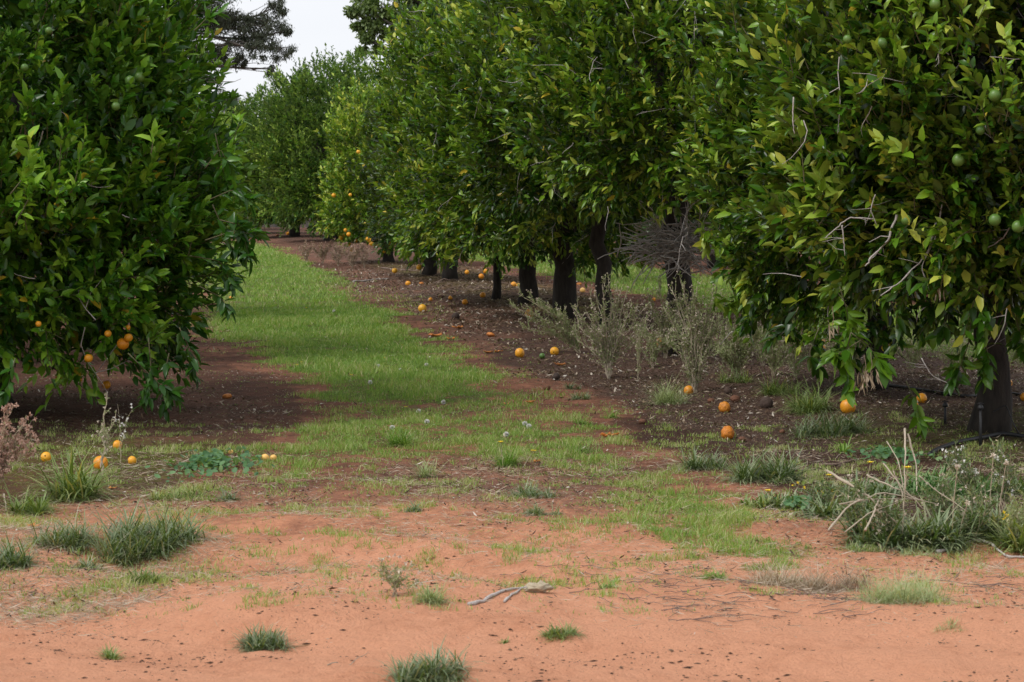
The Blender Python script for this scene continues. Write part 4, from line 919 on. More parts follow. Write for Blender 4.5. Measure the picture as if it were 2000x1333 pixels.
tuft(838, 932, 50, 34, 'weed_leaf', 'thin brownish weed tuft at the front edge of the grass', 80, .006, 17, 3, (.5, .2), rise0=1.0)
tuft(1495, 940, 150, 62, 'tuft_dark', 'domed dark strappy clump on dark soil, right of centre', 520, .012, 18, 9, (.5, .22), flowers=[(1484, 943, 'y')])
tuft(1378, 915, 100, 44, 'tuft_dark', 'dark clump left of the domed strappy clump', 300, .010, 19, 6, (.5, .2))
tuft(1600, 850, 130, 40, 'tuft_dark', 'low dark clump in front of the big orange at right, left part', 360, .010, 20, 9, (.45, .2))
tuft(1672, 846, 90, 38, 'tuft_dark', 'low dark clump in front of the big orange at right, right part', 260, .010, 21, 6, (.45, .2))
tuft(1585, 805, 110, 56, 'tuft_yellow', 'arching strappy green clump between the black fruit and the big orange', 360, .011, 22, 5, (.3, .2))
tuft(1520, 770, 90, 40, 'tuft_yellow', 'lighter clump behind the arching strappy one', 240, .011, 23, 5, (.35, .2))
tuft(1430, 748, 80, 28, 'tuft_yellow', 'small yellow green clump at the foot of the bushy weeds', 160, .009, 24, 5, (.4, .2))
tuft(1310, 790, 90, 44, 'weed_leaf', 'fine grey green weed clump left of the orange by the tall weed', 320, .005, 25, 8, (.4, .2))
tuft(1132, 780, 60, 22, 'tuft_dark', 'small grey green tuft left of the bare soil at centre right', 120, .007, 26, 4, (.5, .2))
tuft(1185, 817, 50, 20, 'grass', 'short grass tuft beside the dried brown fruit', 110, .006, 27, 4, (.35, .1))
tuft(990, 912, 60, 40, 'grass', 'bright grass tuft at the lower edge of the grass, centre', 200, .006, 28, 4, (.35, .1), rise0=1.0, flowers=[(978, 865, 'y'), (1042, 882, 'y')])
tuft(780, 872, 60, 40, 'grass', 'dandelion tuft with bare stalks in the middle grass', 160, .007, 29, 3, (.3, .1), rise0=.9)
tuft(1650, 885, 40, 30, 'grass', 'single bright green broad bladed sprout on the dark soil at right', 26, .018, 30, 1, (.35, .1), rise0=.8)
# the weedy bank at right
bank = [(1560, 985, 150, 42, 'tuft_dark', 'grey green clump at the left end of the weedy bank', .6, [(1500, 960, 'y')]),
        (1490, 985, 90, 34, 'tuft_yellow', 'low yellowing clump just left of the weedy bank', .5, []),
        (1650, 1010, 170, 74, 'tuft_dark', 'dense clump of the weedy bank under the fan of dry stalks, left side', .45, [(1660, 930, 'b'), (1678, 972, 'b'), (1700, 905, 'y')]),
        (1745, 1040, 170, 86, 'tuft_dark', 'dense clump of the weedy bank in front of the fan of dry stalks', .5, [(1712, 995, 'b'), (1716, 1040, 'b'), (1772, 915, 'y')]),
        (1840, 1050, 180, 96, 'tuft_dark', 'tall leafy clump of the weedy bank right of the dry stalks', .55, [(1870, 912, 'b'), (1890, 982, 'b')]),
        (1920, 1040, 160, 100, 'tuft_dark', 'leafy clump of the weedy bank below the near right trunk', .5, [(1940, 890, 'b'), (1965, 905, 'b')]),
        (1700, 960, 140, 52, 'tuft_dark', 'back clump of the weedy bank left of the dry stalks', .4, [(1620, 930, 'y')]),
        (1850, 960, 170, 60, 'mallow', 'brighter green back clump of the weedy bank', .35, []),
        (1960, 960, 120, 56, 'tuft_dark', 'back clump of the weedy bank at the right edge', .45, []),
        (2000, 1075, 110, 96, 'tuft_yellow', 'yellow green feathery clump at the right picture edge', .5, []),
        (1790, 1078, 90, 26, 'weed_leaf', 'small grey weed at the front of the weedy bank', .5, []),
        (1690, 1070, 100, 26, 'weed_leaf', 'sparse grey weed left of the small grey one at the front of the bank', .5, [])]
for k, (a, b_, c, d, m_, lab, tn, fl) in enumerate(bank):
    tuft(a, b_ + 4, c * 1.2, d * .62, m_, lab, int(c * 2.9), .019 if 'weed' not in m_ else .006, 60 + k, 14, (tn, .22), 'weed_clump', 'weed clump', 'clumps of the weedy bank', fl)
tuft(1760, 1175, 210, 52, 'weed_leaf', 'fine grey green weed mat on the sand at lower right', 1100, .0035, 80, 26, (.55, .25), 'weed_clump', 'weed clump', None, rise0=.7)
tuft(1540, 1140, 200, 46, 'straw', 'heap of pale dry grass at the sand edge, right of centre', 900, .0035, 81, 26, (.7, .2), 'dry_grass_heap', 'dry grass', None, rise0=.15)
tuft(1650, 1150, 140, 40, 'straw', 'thin brown dry grass between the pale heap and the grey weed mat', 420, .003, 82, 16, (.35, .2), 'dry_grass_heap', 'dry grass', None, rise0=.2)
tuft(845, 1066 + 110, 66, 34, 'weed_leaf', 'little grey bushy weed right of the spindly one on the sand', 260, .004, 83, 8, (.3, .2), 'weed_clump', 'weed clump', None)
tuft(1140, 865 + 15, 0.1 + 90, 26, 'grass', 'coarse grass tuft at the right end of the grass strip', 220, .006, 84, 7, (.35, .12))
tuft(986, 1254, 26, 12, 'tuft_yellow', 'tiny sprig of weed left of the small yellow green sand tuft', 40, .006, 85, 2, (.4, .2))
tuft(1190, 1150, 60, 16, 'grass', 'small flat bright weed among the dark twigs', 70, .008, 86, 4, (.3, .15))
tuft(1390, 1128, 70, 18, 'grass', 'bright weed at the front edge of the right grass patch', 120, .007, 87, 5, (.3, .15))
tuft(1850, 1232, 80, 20, 'weed_leaf', 'faint weed on the sand at far lower right', 90, .004, 88, 5, (.4, .2), 'weed_clump', 'weed clump', None)
for k, (a, b_, c, lab) in enumerate([(1120, 1010 - 250, 34, 'small weed by the dull brown orange'), (590, 612 + 110, 46, 'leafy weed at the left edge of the grass strip'), (1140, 690 + 140, 46, 'weed tuft in front of the bare soil, centre right'), (455, 500 - 20, 24, 'dark far tuft left of the dry roadside weeds')]):
    tuft(a, b_, c, 18, 'grass' if k else 'tuft_dark', lab, 90, .008, 90 + k, 4, (.25, .15))

def mallow(px, py, wpx, hpx, label, n=420, seed=3):
    b = on_ground(px, py); rs = RS(seed); s = b[1] / F; mb = MB(); st = MB()
    W = wpx * s; Dp = hpx * s * (b[1] / 1.5); a = rs.rand(n) * 6.283; r = np.minimum(np.abs(rs.randn(n)) * .55, 1.2)
    X = b[0] + np.cos(a) * r * W / 2; Y = b[1] + np.sin(a) * r * Dp / 2
    kk = vnoise(xy3(X, Y, 9.0), 5) > -.25; X, Y, r = X[kk], Y[kk], r[kk]; n = len(X); Z = gz(X, Y) + .015 + .045 * rs.rand(n) * (1 - r * .6)
    k = 7; th = np.arange(k) * 2 * math.pi / k
    R = (.008 + .015 * rs.rand(n)); tilt = nrm(np.array([0, -.2, 1.]) + rs.randn(n, 3) * .55); u = nrm(np.cross(tilt, rs.randn(n, 3))); v = np.cross(tilt, u)
    rim = np.stack([np.stack([X, Y, Z], -1) + u * (R * np.cos(t) * (1.0 if j % 2 else .86))[:, None] + v * (R * np.sin(t) * (1.0 if j % 2 else .86))[:, None] + tilt * (R * .25)[:, None] for j, t in enumerate(th)], 1)
    V = np.concatenate([np.stack([X, Y, Z], -1)[:, None], rim], 1)
    mb.items(V, [(0, 1 + j, 1 + (j + 1) % k) for j in range(k)], np.clip(.5 + .25 * rs.randn(n), 0, 1))
    o = thing('mallow_patch', b, label, 'weed'); mb.build('foliage', M['mallow'], o, b)
    for i in range(0, n, 2): st.tris([(X[i] * .9 + b[0] * .1, Y[i] * .9 + b[1] * .1, gz1(X[i], Y[i])), (X[i], Y[i], Z[i])], [.0015, .001])
    tag(st.build('stems', M['weed_stem'], o, b), kind='stuff')
mallow(420, 912, 210, 52, 'low bluish green patch of round leaved weed beside the left tree soil', 700)
mallow(1740, 895, 150, 30, 'round leaved weed behind the fan of dry stalks', 260, 4)
mallow(1560, 1020 - 25, 90, 22, 'small flat round leaved weed at the left foot of the bank', 120, 5)

# ------------------------------------------------------------------ tall weeds
def weed(px, py, label, tips, seed=1, n_side=9, leafn=10, leafL=.02, stem_r=.007, stemm='weed_stem', leafm='weed_leaf', budm='bud', bud=.6, foot=.12, name='tall_weed', cat='weed', group='tall dry weeds', spread=.35, sl=.16, budr=.006, mains=3):
    """a main stem from the ground; a branch to each tip (picture points), side twigs with tiny leaves and seed heads"""
    b = on_ground(px, py); rs = RS(seed); o = thing(name, b, label, cat, group); sm, lm, bm = MB(), MB(), MB()
    top0 = None
    for ti, tip in enumerate(tips):
        Y = b[1] + rs.uniform(-.25, .25) * spread; e = at(tip[0], tip[1], Y); L = np.linalg.norm(e - b)
        mid = b + (e - b) * .5 + np.array([(b[0] - e[0]) * .16, 0, L * .06])
        f0 = b + np.array([(e[0] - b[0]) * .08, 0, foot * L])
        ctrl = np.array([b - [0, 0, .02], f0, mid, e]); tt = np.linspace(0, 3, 12)
        pts = np.stack([np.interp(tt, np.arange(4), ctrl[:, i]) for i in range(3)], -1)
        pts[1:-1] = (pts[:-2] + pts[1:-1] * 2 + pts[2:]) / 4; pts[2:] += rs.randn(10, 3) * .006
        sm.tube(pts, np.linspace(stem_r, stem_r * .25, 12), 5)
        for k in range(n_side):
            f = rs.uniform(.35, 1.0); i = f * 11; p = np.array([np.interp(i, np.arange(12), pts[:, c]) for c in range(3)])
            ax = nrm(pts[min(11, int(i) + 1)] - pts[int(i) - 1 if int(i) > 0 else 0]); d = nrm(ax + rs.randn(3) * .5 + np.array([0, 0, .25])); l = sl * (1.25 - f * .7) * (.5 + rs.rand())
            q = np.array([p, p + d * l * .5, p + nrm(d + np.array([0, 0, .4])) * l]); sm.tris(q, [stem_r * .4, stem_r * .3, stem_r * .15])
            m = leafn; u = rs.rand(m)[:, None]; pp = q[0] + (q[2] - q[0]) * u; D = nrm(rs.randn(m, 3) * .8 + d); LL = leafL * (.5 + rs.rand(m))
            leaves(lm, pp, D, nrm(rs.randn(m, 3) + np.array([0, 0, .5])), LL, LL * .24, np.full(m, .2), np.full(m, .2), np.clip(.5 + .25 * rs.randn(m), 0, 1), True)
            if rs.rand() < bud:
                for j in range(rs.randint(1, 4)):
                    c = q[2] + rs.randn(3) * .010; dd = nrm(rs.randn(10, 3)); leaves(bm, np.repeat(c[None], 10, 0), dd, nrm(rs.randn(10, 3)), np.full(10, budr * 1.6), np.full(10, budr * .9), np.full(10, .1), np.full(10, .1), 0, True)
        m = leafn * 3; u = rs.uniform(.30, 1, m) * 11; pp = np.stack([np.interp(u, np.arange(12), pts[:, c]) for c in range(3)], -1); D = nrm(rs.randn(m, 3) + np.array([0, 0, .7])); LL = leafL * (.7 + rs.rand(m))
        leaves(lm, pp, D, nrm(rs.randn(m, 3)), LL, LL * .22, np.full(m, .2), np.full(m, .2), np.clip(.4 + .2 * rs.randn(m), 0, 1), True)
    sm.build('stem', M[stemm], o, b)
    if lm.n: lm.build('foliage', M[leafm], o, b)
    if bm.n: tag(bm.build('seed_heads', M[budm], o, b), kind='stuff')
    return o
weed(1189, 738, 'bushy vase shaped dry weed with a single reddish foot, in front of the dark trunks', [(1120, 600), (1135, 640), (1150, 580), (1170, 600), (1190, 545), (1205, 590), (1225, 575), (1245, 600), (1262, 625), (1180, 640), (1215, 635), (1130, 665), (1250, 650), (1160, 660), (1200, 620), (1230, 610), (1145, 610), (1128, 620), (1175, 560), (1215, 560), (1258, 605)], 1, 12, 11, .026, .008, stemm='stalk', bud=.8, foot=.22)
weed(1135, 690, 'feathery weed leaning left over a half hidden orange', [(1000, 598), (1012, 575), (1040, 590), (1060, 600), (1085, 615), (1020, 640), (1060, 650), (1035, 620)], 2, 24, 16, .026, .007, bud=.4, foot=.05)
weed(1357, 768, 'tallest grey green weed right of centre with an orange at its foot', [(1295, 600), (1310, 560), (1335, 555), (1352, 580), (1370, 600), (1395, 570), (1420, 610), (1320, 640), (1345, 640), (1385, 650), (1410, 660), (1300, 660), (1360, 560), (1380, 620), (1330, 600), (1405, 590)], 3, 14, 13, .026, .0075, stemm='stalk', bud=.7, foot=.10)
weed(1246, 745, 'thin single stemmed weed between the two big bushy weeds', [(1240, 600), (1250, 640), (1262, 620)], 4, 9, 10, .02, .003, bud=.6)
weed(1440, 740, 'soft greyish bushy weed in front of the trees, left one', [(1400, 640), (1420, 620), (1440, 640), (1460, 625), (1480, 660), (1390, 680), (1410, 690), (1450, 680)], 5, 22, 18, .026, .005, bud=.3)
weed(1510, 735, 'soft greyish bushy weed in front of the trees, right one', [(1480, 650), (1500, 630), (1525, 640), (1545, 665), (1560, 690), (1500, 680)], 6, 20, 18, .026, .005, bud=.3)
weed(1300, 700, 'pale weed behind the two big bushy weeds', [(1270, 585), (1290, 560), (1310, 600), (1330, 590), (1280, 620), (1345, 610), (1260, 650)], 7, 20, 14, .026, .006, bud=.8)
weed(200, 930, 'upright thin weed with two stems in front of the largest orange at left', [(208, 768), (226, 800)], 8, 14, 8, .018, .006, bud=.5, foot=.3, sl=.05)
weed(235, 905, 'small weed with white tufted heads beside the upright thin weed', [(232, 792), (258, 796)], 18, 4, 3, .015, .002, bud=1.0, sl=.05, budm='puff', foot=.3)
weed(-30, 985, 'dry pinkish seeding weed at the left picture edge', [(20, 810), (45, 830), (60, 838), (10, 850), (40, 880), (62, 882), (5, 905)], 9, 26, 2, .014, .004, budm='pinkbud', bud=1.0, budr=.010, sl=.10)
weed(770, 1165, 'spindly grey weed sprawling on the red sand, lower centre', [(722, 1110), (745, 1105), (770, 1100), (805, 1120), (818, 1135), (790, 1110)], 10, 9, 8, .016, .0028, bud=.35, sl=.05, foot=.3)
weed(1700, 800 - 60, 'dry stalky weed behind the hanging leafy shoot', [(1660, 690), (1700, 670), (1740, 700)], 11, 8, 5, .02, .003, bud=.5)
for k, (a, b_, n_, lab) in enumerate([(600, 515, 3, 'leftmost dry weed of the far weedy verge'), (630, 517, 4, 'second dry weed from the left on the far weedy verge'), (660, 520, 4, 'middle dry weed of the far weedy verge'), (688, 522, 4, 'dry weed on the far verge below the hanging fruit'), (712, 522, 3, 'rightmost dry weed of the far weedy verge')]):
    weed(a, b_, lab, [(a - 16 + j * 11, b_ - 28 - 9 * (j % 2)) for j in range(n_)], 30 + k, 12, 7, .05, .006, stemm='stalk', leafm='straw', budm='pinkbud', bud=.7, budr=.014, sl=.22)
for k, (a, b_, lab) in enumerate([(1380, 690, 'low pale scrub weed under the twig tangle'), (1470, 690, 'low scrub weed right of the pale one under the branches'), (1620, 720, 'dry scrub weed left of the slim tree trunk'), (1780, 730, 'dry scrub weed in shade behind the nearest tree'), (1860, 735, 'dry scrub weed left of the near trunk'), (1990, 720, 'dry scrub weed right of the near trunk'), (1555, 740, 'dry scrub weed beside the yellow orange at the slim trunk'), (1420, 715, 'pale scrub weed between the tallest weed and the left soft bushy weed'), (1345, 715, 'pale scrub weed behind the tallest weed'), (1660, 735, 'pale scrub weed in front of the slim tree trunk'), (1490, 715, 'pale scrub weed behind the right soft bushy weed'), (1275, 720, 'small scrub weed right of the thin single stemmed weed')]):
    weed(a, b_, lab, [(a - 40 + j * 20, b_ - 50 - 14 * ((j * 2) % 3)) for j in range(5)], 40 + k, 12, 8, .03, .0035, stemm='stalk', leafm='weed_leaf', bud=.6, sl=.16)

for k, (a, b_, tips, lf, bd, lab) in enumerate([
    (1670, 1045, [(1650, 965), (1670, 955), (1690, 960), (1640, 985)], 'weed_leaf', 'bud', 'wiry weed with brown seed heads at the left of the dry stalks'),
    (1735, 1050, [(1712, 990), (1730, 975), (1750, 1000), (1700, 1010)], 'weed_leaf', 'bud', 'pale flowered wiry weed below the crossing dry stalks'),
    (1840, 1040, [(1800, 960), (1830, 930), (1850, 945), (1870, 960), (1815, 990)], 'weed_leaf', 'bud', 'grey wiry weed in the middle of the weedy bank'),
    (1900, 1000, [(1845, 900), (1862, 880), (1880, 890), (1895, 905), (1870, 915)], 'weed_leaf', 'puff', 'weed with creamy flower clusters in front of the black hose'),
    (1960, 1000, [(1925, 890), (1940, 872), (1958, 885), (1970, 900), (1985, 920)], 'weed_leaf', 'puff', 'weed with creamy flower clusters under the near right trunk'),
    (1905, 1060, [(1870, 990), (1895, 970), (1920, 965), (1940, 985)], 'weed_leaf', 'bud', 'grey wiry weed at the right part of the weedy bank'),
    (1990, 1075, [(1965, 1000), (1985, 975), (2005, 965), (1975, 1030)], 'straw', 'petal', 'yellowish wiry bush at the right picture edge'),
    (1600, 1010, [(1580, 960), (1600, 950), (1625, 965)], 'weed_leaf', 'petal', 'low wiry weed with yellow flowers at the left end of the bank')]):
    weed(a, b_, lab, tips, 200 + k, 9, 12, .026, .003, leafm='weed_leaf' if lf == 'straw' else 'tuft_dark', budm=bd, bud=(.32 if bd == 'puff' and k != 4 else .22) * (.4 if bd == 'petal' else 1), sl=.09, budr=.006, foot=.15, group='wiry weeds of the bank')

# ------------------------------------------------------------------ dandelions
def dandelion(px, py, kind, label, hgt=.07, seed=0):
    rs = RS(seed + 900); q0 = on_ground(px, py + hgt * 60); b = q0; o = thing('dandelion', b, label, 'dandelion', 'dandelions in the grass')
    top = at(px, py, b[1]); sm = MB(); sm.tube([b, (b + top) / 2 + rs.randn(3) * .004, top], [.002, .0018, .0016], 5); sm.build('stem', M['weed_stem'], o, b)
    f = MB()
    if kind == 'w':
        n = 260; d = nrm(rs.randn(n, 3)); s = .014; P = np.repeat(top[None], n, 0) + d * s * .3
        leaves(f, P, d, nrm(rs.randn(n, 3)), np.full(n, s), np.full(n, .009), np.full(n, .0), np.full(n, .3), 0, True)
        f.build('seed_head', M['puff'], o, b)
    else:
        m = 16; a = np.arange(m) * GOLD; D = np.stack([np.cos(a), np.sin(a), .25 + .5 * (np.arange(m) / m)], -1)
        leaves(f, np.repeat(top[None], m, 0), D, np.tile(np.array([0, 0, 1.]), (m, 1)), np.full(m, .019), np.full(m, .008), np.full(m, .1), np.full(m, .1), 0, True)
        f.build('flower', M['petal'], o, b)
dl = [(739, 715, 'w', 'white dandelion clock in the upper middle of the grass'), (866, 786, 'w', 'white dandelion clock right of centre of the grass'), (834, 824, 'w', 'white dandelion clock below the one right of centre'),
      (766, 836, 'w', 'white dandelion clock on a stalk left of the pair in the grass'), (1033, 833, 'w', 'large white dandelion clock at the right part of the grass'), (989, 849, 'w', 'flattened dandelion clock left of the large one'),
      (818, 804, 'w', 'faint dandelion clock between the others'), (723, 747, 'w', 'small dandelion clock at the left middle of the grass'), (833, 713, 'w', 'small pale dandelion clock near the upper right of the grass'),
      (652, 608, 'w', 'distant dandelion clock in the far part of the strip'), (782, 723, 'w', 'small dandelion clock between two yellow ones'), (1025, 968 - 140, 'w', 'dandelion clock behind the large one'),
      (524, 667, 'y', 'yellow dandelion at the left edge of the strip'), (735, 671, 'y', 'upper left of three yellow dandelions'), (759, 669, 'y', 'middle of three yellow dandelions'), (786, 675, 'y', 'right of three yellow dandelions'),
      (752, 700, 'y', 'yellow dandelion below the three'), (686, 733, 'y', 'yellow dandelion left of the lower middle grass'), (685, 686, 'y', 'yellow dandelion left of the three'), (793, 796, 'y', 'yellow dandelion in the near middle grass'),
      (588, 708, 'y', 'left one of two yellow dandelions by the bare soil'), (580, 714, 'y', 'right one of two yellow dandelions by the bare soil'), (631, 605, 'y', 'far yellow dandelion in the strip'), (598, 602, 'y', 'farther left yellow dandelion in the strip')]
for k, (a, b_, kd, lab) in enumerate(dl): dandelion(a, b_, kd, lab, .07, k)

# ------------------------------------------------------------------ sticks, twig tangle, stalks
def stick(name, pts_px, Ys, r, mat, label, cat='stick', group=None, side=0, seed=0):
    rs = RS(seed); pts = []
    for (a, b_), Y in zip(pts_px, Ys):
        if Y is None: g = on_ground(a, b_); pts.append(g + [0, 0, r * .8])
        else: pts.append(at(a, b_, Y))
    pts = np.array(pts); m = len(pts); tt = np.linspace(0, m - 1, m * 4); cr = np.stack([np.interp(tt, np.arange(m), pts[:, i]) for i in range(3)], -1)
    cr[1:-1] = (cr[:-2] + 2 * cr[1:-1] + cr[2:]) / 4; cr[1:-1] += rs.randn(len(cr) - 2, 3) * r * .35
    if all(Y is None for Y in Ys): cr[:, 2] = gz(cr[:, 0], cr[:, 1]) + r * .9
    mb = MB(); mb.tube(cr, np.linspace(r, r * .5, len(cr)) * (1 + .15 * rs.randn(len(cr))), 7)
    for k in range(side):
        i = rs.randint(2, len(cr) - 2); d = nrm(rs.randn(3) * np.array([1, 1, .25])); mb.tris([cr[i], cr[i] + d * .05, cr[i] + nrm(d + rs.randn(3) * .2) * .12], [r * .5, r * .35, r * .2])
    b = cr[0].copy(); o = mb.build(name, M[mat], off=b, loc=tuple(b)); tag(o, label, cat, group); return o
stick('stick', [(915, 1183), (960, 1168), (1010, 1155), (1068, 1150)], [None] * 4, .007, 'dead', 'pale bleached stick lying on the red sand at centre', seed=1)
stick('stick', [(985, 1172), (1010, 1160), (1035, 1152)], [None] * 3, .005, 'dead', 'short thin stick beside the pale bleached one', seed=2)
kb = on_ground(1050, 1160); ko = bpy.data.objects.new('wood_knot', fruit_mesh('wood_knot', M['weed_stem'], .7, .75, 44, 24, 18)); COL.objects.link(ko); ko.location = Vector(kb) + Vector((0, 0, .015)); ko.scale = (.09, .05, .05); ko.rotation_euler = (0, 0, .3)
tag(ko, 'knobbly brown lump of wood at the end of the pale stick', 'wood')
stick('stick', [(1830, 1083), (1900, 1080), (1925, 1080), (1965, 1092), (2020, 1093)], [None] * 5, .008, 'dead', 'long grey stick on the sand near the right picture edge', seed=3)
stick('stick', [(1430, 985), (1460, 1015), (1500, 1012), (1535, 1000)], [None] * 4, .005, 'stalk', 'thin curved pale stick at the left foot of the weedy bank', seed=4)
stick('stick', [(1600, 912), (1640, 910), (1680, 900)], [None] * 3, .009, 'darktwig', 'dark stick on the soil behind the weedy bank', seed=5)
stick('stick', [(690, 552), (730, 548), (760, 546)], [None] * 3, .016, 'dead', 'grey branch lying at the far edge of the litter', seed=6, side=3)
stick('stick', [(745, 524), (790, 529), (815, 531)], [None] * 3, .014, 'darktwig', 'dark branch lying in the far shade', seed=7, side=3)
stick('stick', [(640, 1300), (690, 1295), (720, 1268)], [None] * 3, .0016, 'stalk', 'very thin straw crossing the sand, bottom centre', seed=8)
# fan of dry stalks on the bank
fo_b = on_ground(1765, 990)
st_list = [([(1615, 920), (1690, 965), (1750, 1020)], [11.4, 11.2, 11.1], .009), ([(1618, 1036), (1660, 985), (1725, 961), (1830, 985)], [10.8, 11.0, 11.2, 11.3], .006), ([(1690, 1036), (1705, 1005), (1716, 975)], [10.9, 11.0, 11.1], .007),
           ([(1767, 838), (1768, 900), (1766, 985)], [11.7, 11.5, 11.4], .006), ([(1773, 848), (1790, 910), (1790, 960)], [11.7, 11.6, 11.4], .006), ([(1693, 928), (1740, 950), (1800, 980)], [11.4, 11.3, 11.3], .006),
           ([(1732, 863), (1755, 900), (1765, 960)], [11.8, 11.6, 11.4], .004), ([(1725, 905), (1760, 950), (1810, 1000)], [11.3, 11.2, 11.2], .004), ([(1640, 985), (1700, 975), (1790, 975)], [11.1, 11.2, 11.3], .004), ([(1795, 930), (1830, 960), (1890, 1000)], [11.3, 11.3, 11.2], .004),
           ([(1745, 920), (1762, 960), (1768, 1010)], [11.3, 11.3, 11.2], .005), ([(1650, 1040), (1700, 1000), (1760, 980)], [10.9, 11, 11.2], .004)]
fo = thing('dry_stalk_bundle', fo_b, 'fan of pale dry stalks sticking out of the weedy bank at right', 'dry stalks')
for k, (pp, yy, r) in enumerate(st_list):
    s_ = stick('stalk', pp, [y - 1.05 for y in yy], r * .72, 'stalk', None, seed=20 + k)
    s_.parent = fo; s_.location = Vector(s_.location) - Vector(fo_b); 
    for key in ('label', 'category'):
        if key in s_: del s_[key]
stick('stalk', [(8, 965), (12, 1000), (15, 1038)], [11.2, 11.15, 11.1], .004, 'stalk', 'single bare upright stalk near the left picture edge', 'dry stalk', seed=40)
# dark fine twigs on the sand
rs = RS(77); tw = MB()
for k in range(150):
    c = [(1150, 1125, 190, 12), (1330, 1140, 150, 14), (1240, 1175, 130, 12), (1480, 1170, 140, 14), (1620, 1180, 120, 12), (1900, 1130, 90, 10), (1340, 1195, 120, 12)][rs.randint(7)]
    a, b_ = c[0] + rs.randn() * c[2] * .6, c[1] + rs.randn() * c[3] * 1.2
    if a > 2030: continue
    p = ground_at(a, b_); an = rs.randn() * .5; L = .04 + .15 * rs.rand() ** 1.5; pts = []
    for j in range(5):
        q = p[:2] + np.array([math.cos(an), math.sin(an)]) * L * (j / 4); an += rs.randn() * .12; pts.append([q[0], q[1], gz1(q[0], q[1]) + .004 + .006 * rs.rand()])
    tw.tris(pts, np.linspace(.0018, .0008, 5))
tag(tw.build('twig_litter', M['darktwig']), 'fine dark twigs scattered over the front edge of the sand', 'twigs', kind='stuff')
rs = RS(78); tw = MB()
for k in range(120):
    a, b_ = 900 + rs.randn() * 95, 570 + rs.randn() * 16
    p = ground_at(a, b_); an = rs.randn() * .7; L = .2 + .5 * rs.rand(); pts = []
    for j in range(4):
        q = p[:2] + np.array([math.cos(an), math.sin(an)]) * L * (j / 3); an += rs.randn() * .2; pts.append([q[0], q[1], gz1(q[0], q[1]) + .01 + .08 * rs.rand() * (j % 2)])
    tw.tris(pts, np.linspace(.006, .002, 4))
tag(tw.build('prunings', M['darktwig']), 'grey prunings littering the shaded soil under the far trees', 'prunings', kind='stuff')
# tangle of dead twigs piled on the trunk
Yn = on_ground(1325, 690)[1] - .40; nc = at(1325, 480, Yn); rs = RS(79); nb = MB()
for k in range(230):
    p = nc + rs.randn(3) * np.array([.16, .12, .085]); d = nrm(rs.randn(3) * np.array([1, .7, .38])); L = .12 + .34 * rs.rand(); pts = [p]
    for j in range(5): d = nrm(d + rs.randn(3) * .16 + np.array([0, 0, -.03])); pts.append(pts[-1] + d * L / 5)
    nb.tube(pts, np.linspace(.0075, .003, 6), 4)
for tp in [(1215, 465), (1240, 440), (1262, 430), (1275, 415), (1292, 445), (1385, 465), (1400, 480), (1362, 432), (1350, 360), (1285, 545), (1250, 538), (1430, 545), (1390, 400)]:
    e = at(tp[0], tp[1], Yn - .1 + .2 * rs.rand()); s = nc + rs.randn(3) * .07; m = (s + e) / 2 + rs.randn(3) * .03; pts = np.array([s, (s + m) / 2 + rs.randn(3) * .01, m, (m + e) / 2 + rs.randn(3) * .02, e]); nb.tube(pts, np.linspace(.011, .004, 5), 5)
    for j in range(3):
        i = rs.randint(1, 4); dd = nrm((e - s) + rs.randn(3) * .25 * np.linalg.norm(e - s)); nb.tris([pts[i], pts[i] + dd * .07, pts[i] + nrm(dd + rs.randn(3) * .3) * .15], [.003, .0025, .0015])
tag(nb.build('twig_tangle', M['dead'], off=nc, loc=tuple(nc)), 'tangled heap of bleached dead twigs caught on a trunk in the right row', 'twigs')

# dead hanging branches on the nearest right tree (parts of that tree)
rA, hA, bA = A
for k, (pp, r) in enumerate([([(1828, 435), (1815, 490), (1760, 550), (1720, 578)], .008), ([(1705, 428), (1660, 425), (1640, 440), (1612, 466)], .006), ([(1752, 420), (1735, 470), (1705, 500), (1690, 520)], .011), ([(1990, 425), (1955, 470), (1920, 490)], .007),
                             ([(1800, 180), (1840, 190), (1850, 165)], .007), ([(1850, 150), (1862, 172), (1858, 168)], .014), ([(1800, 700), (1820, 735), (1850, 748)], .004), ([(1840, 400), (1830, 460), (1800, 520), (1810, 560)], .006), ([(1710, 380), (1700, 410), (1712, 440)], .005),
                             ([(1645, 440), (1648, 470), (1650, 500)], .006), ([(1550, 190), (1548, 240), (1552, 262)], .006)]):
    s_ = stick('dead_branch', pp, [13.45] * len(pp), r * .75, 'dead', None, seed=120 + k, side=3)
    s_.parent = rA; s_.location = Vector(s_.location) - Vector(bA)
    for key in ('label', 'category'):
        if key in s_: del s_[key]

# bunches of dried leaves hanging in the nearest trees (parts of those trees)
for k, (tr, px, py, Y, n_, ln) in enumerate([(A, 1688, 735, 13.55, 16, .10), (A, 1700, 730, 13.6, 10, .09), (B_, 1553, 215, 16.9, 22, .09), (B_, 1535, 232, 16.9, 10, .07), (A, 1625, 640, 13.6, 8, .07), (A, 1838, 560, 13.5, 6, .07), (B_, 1500, 60, 16.9, 14, .08)]):
    rs = RS(500 + k); c = at(px, py, Y); q = c + rs.randn(n_, 3) * .018 * np.array([1.3, 1, 1]); D = nrm(np.array([0, 0, -1.]) + rs.randn(n_, 3) * .28); L = ln * (.7 + .5 * rs.rand(n_))
    mb = MB(); leaves(mb, q, D, nrm(rs.randn(n_, 3) + np.array([0, -.6, 0])), L, L * .17, .15 * rs.randn(n_), .5 + .5 * rs.rand(n_), np.clip(.62 + .2 * rs.randn(n_), .2, 1))
    mb.tris([c + [0, 0, .12], c + [.01, 0, .05], c], [.003, .003, .002], .4); mb.build('dried_leaves', M['straw'], tr[0], tr[2])

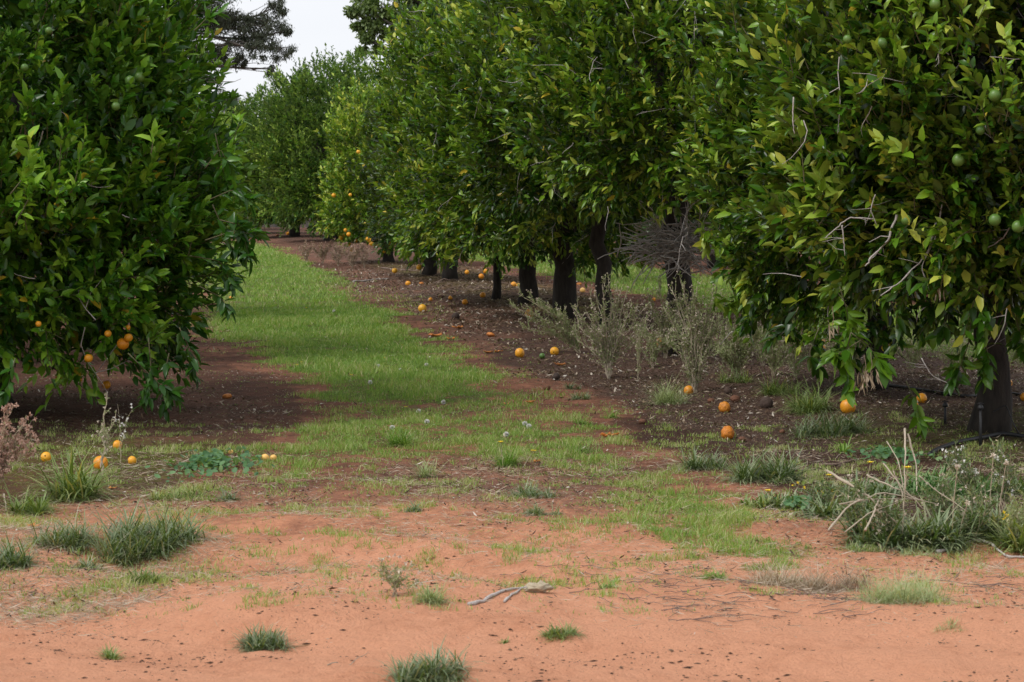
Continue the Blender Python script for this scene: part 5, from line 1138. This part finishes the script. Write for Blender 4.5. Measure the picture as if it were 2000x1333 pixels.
# ------------------------------------------------------------------ irrigation
hb = MB()
hp = np.array([on_ground(a, b_) + [0, 0, .012] for a, b_ in [(1720, 755), (1780, 763), (1840, 772), (1890, 778), (1960, 770), (2040, 782)]])
tt = np.linspace(0, 5, 24); cr = np.stack([np.interp(tt, np.arange(6), hp[:, i]) for i in range(3)], -1); hb.tube(cr, .012, 8)
tag(hb.build('irrigation_hose', M['hose'], off=cr[0], loc=tuple(cr[0])), 'black drip hose lying behind the near right trunk', 'hose', 'black irrigation hoses')
hb = MB(); hp = np.array([on_ground(a, b_) + [0, 0, .014] for a, b_ in [(1815, 893), (1830, 880), (1870, 868), (1920, 855), (1960, 850), (2040, 862)]])
cr = np.stack([np.interp(tt, np.arange(6), hp[:, i]) for i in range(3)], -1); cr[1:-1] = (cr[:-2] + cr[2:] + 2 * cr[1:-1]) / 4; hb.tube(cr, .013, 8)
tag(hb.build('irrigation_hose', M['hose'], off=cr[0], loc=tuple(cr[0])), 'black drip hose curving in front of the near right trunk', 'hose', 'black irrigation hoses')
for (a, b0, b1_, lab) in [(1915, 872, 800, 'black riser stake in front of the near right trunk'), (1846, 828, 795, 'short black stake left of the near right trunk')]:
    p = on_ground(a, b0); t_ = at(a, b1_, p[1]); o = thing('riser_stake', p, lab, 'stake', 'irrigation riser stakes')
    m = MB(); m.tube([p - [0, 0, .03], (p + t_) / 2, t_], [.010, .008, .007], 8); m.build('stake', M['hose'], o, p)
    m = MB(); m.tube([t_, t_ + [0, 0, .012], t_ + [0, 0, .03]], [.016, .018, .008], 8); m.tube([t_ + [-.02, 0, .032], t_ + [0, 0, .036], t_ + [.02, 0, .032]], [.003, .004, .003], 5); m.build('sprinkler_head', M['hose'], o, p)
m = MB(); pp = np.array([at(1940, 805, 14.2), at(1965, 790, 14.2), at(1980, 830, 14.0), on_ground(1995, 855), on_ground(2030, 880)]); cr = np.stack([np.interp(np.linspace(0, 4, 20), np.arange(5), pp[:, i]) for i in range(3)], -1); cr[1:-1] = (cr[:-2] + cr[2:] + 2 * cr[1:-1]) / 4
m.tube(cr, .004, 6); tag(m.build('drip_tube', M['hose'], off=cr[0], loc=tuple(cr[0])), 'thin looping drip tube at the foot of the near right trunk', 'tube')
print('objects', len(bpy.data.objects), 'faces', sum(len(m.polygons) for m in bpy.data.meshes))
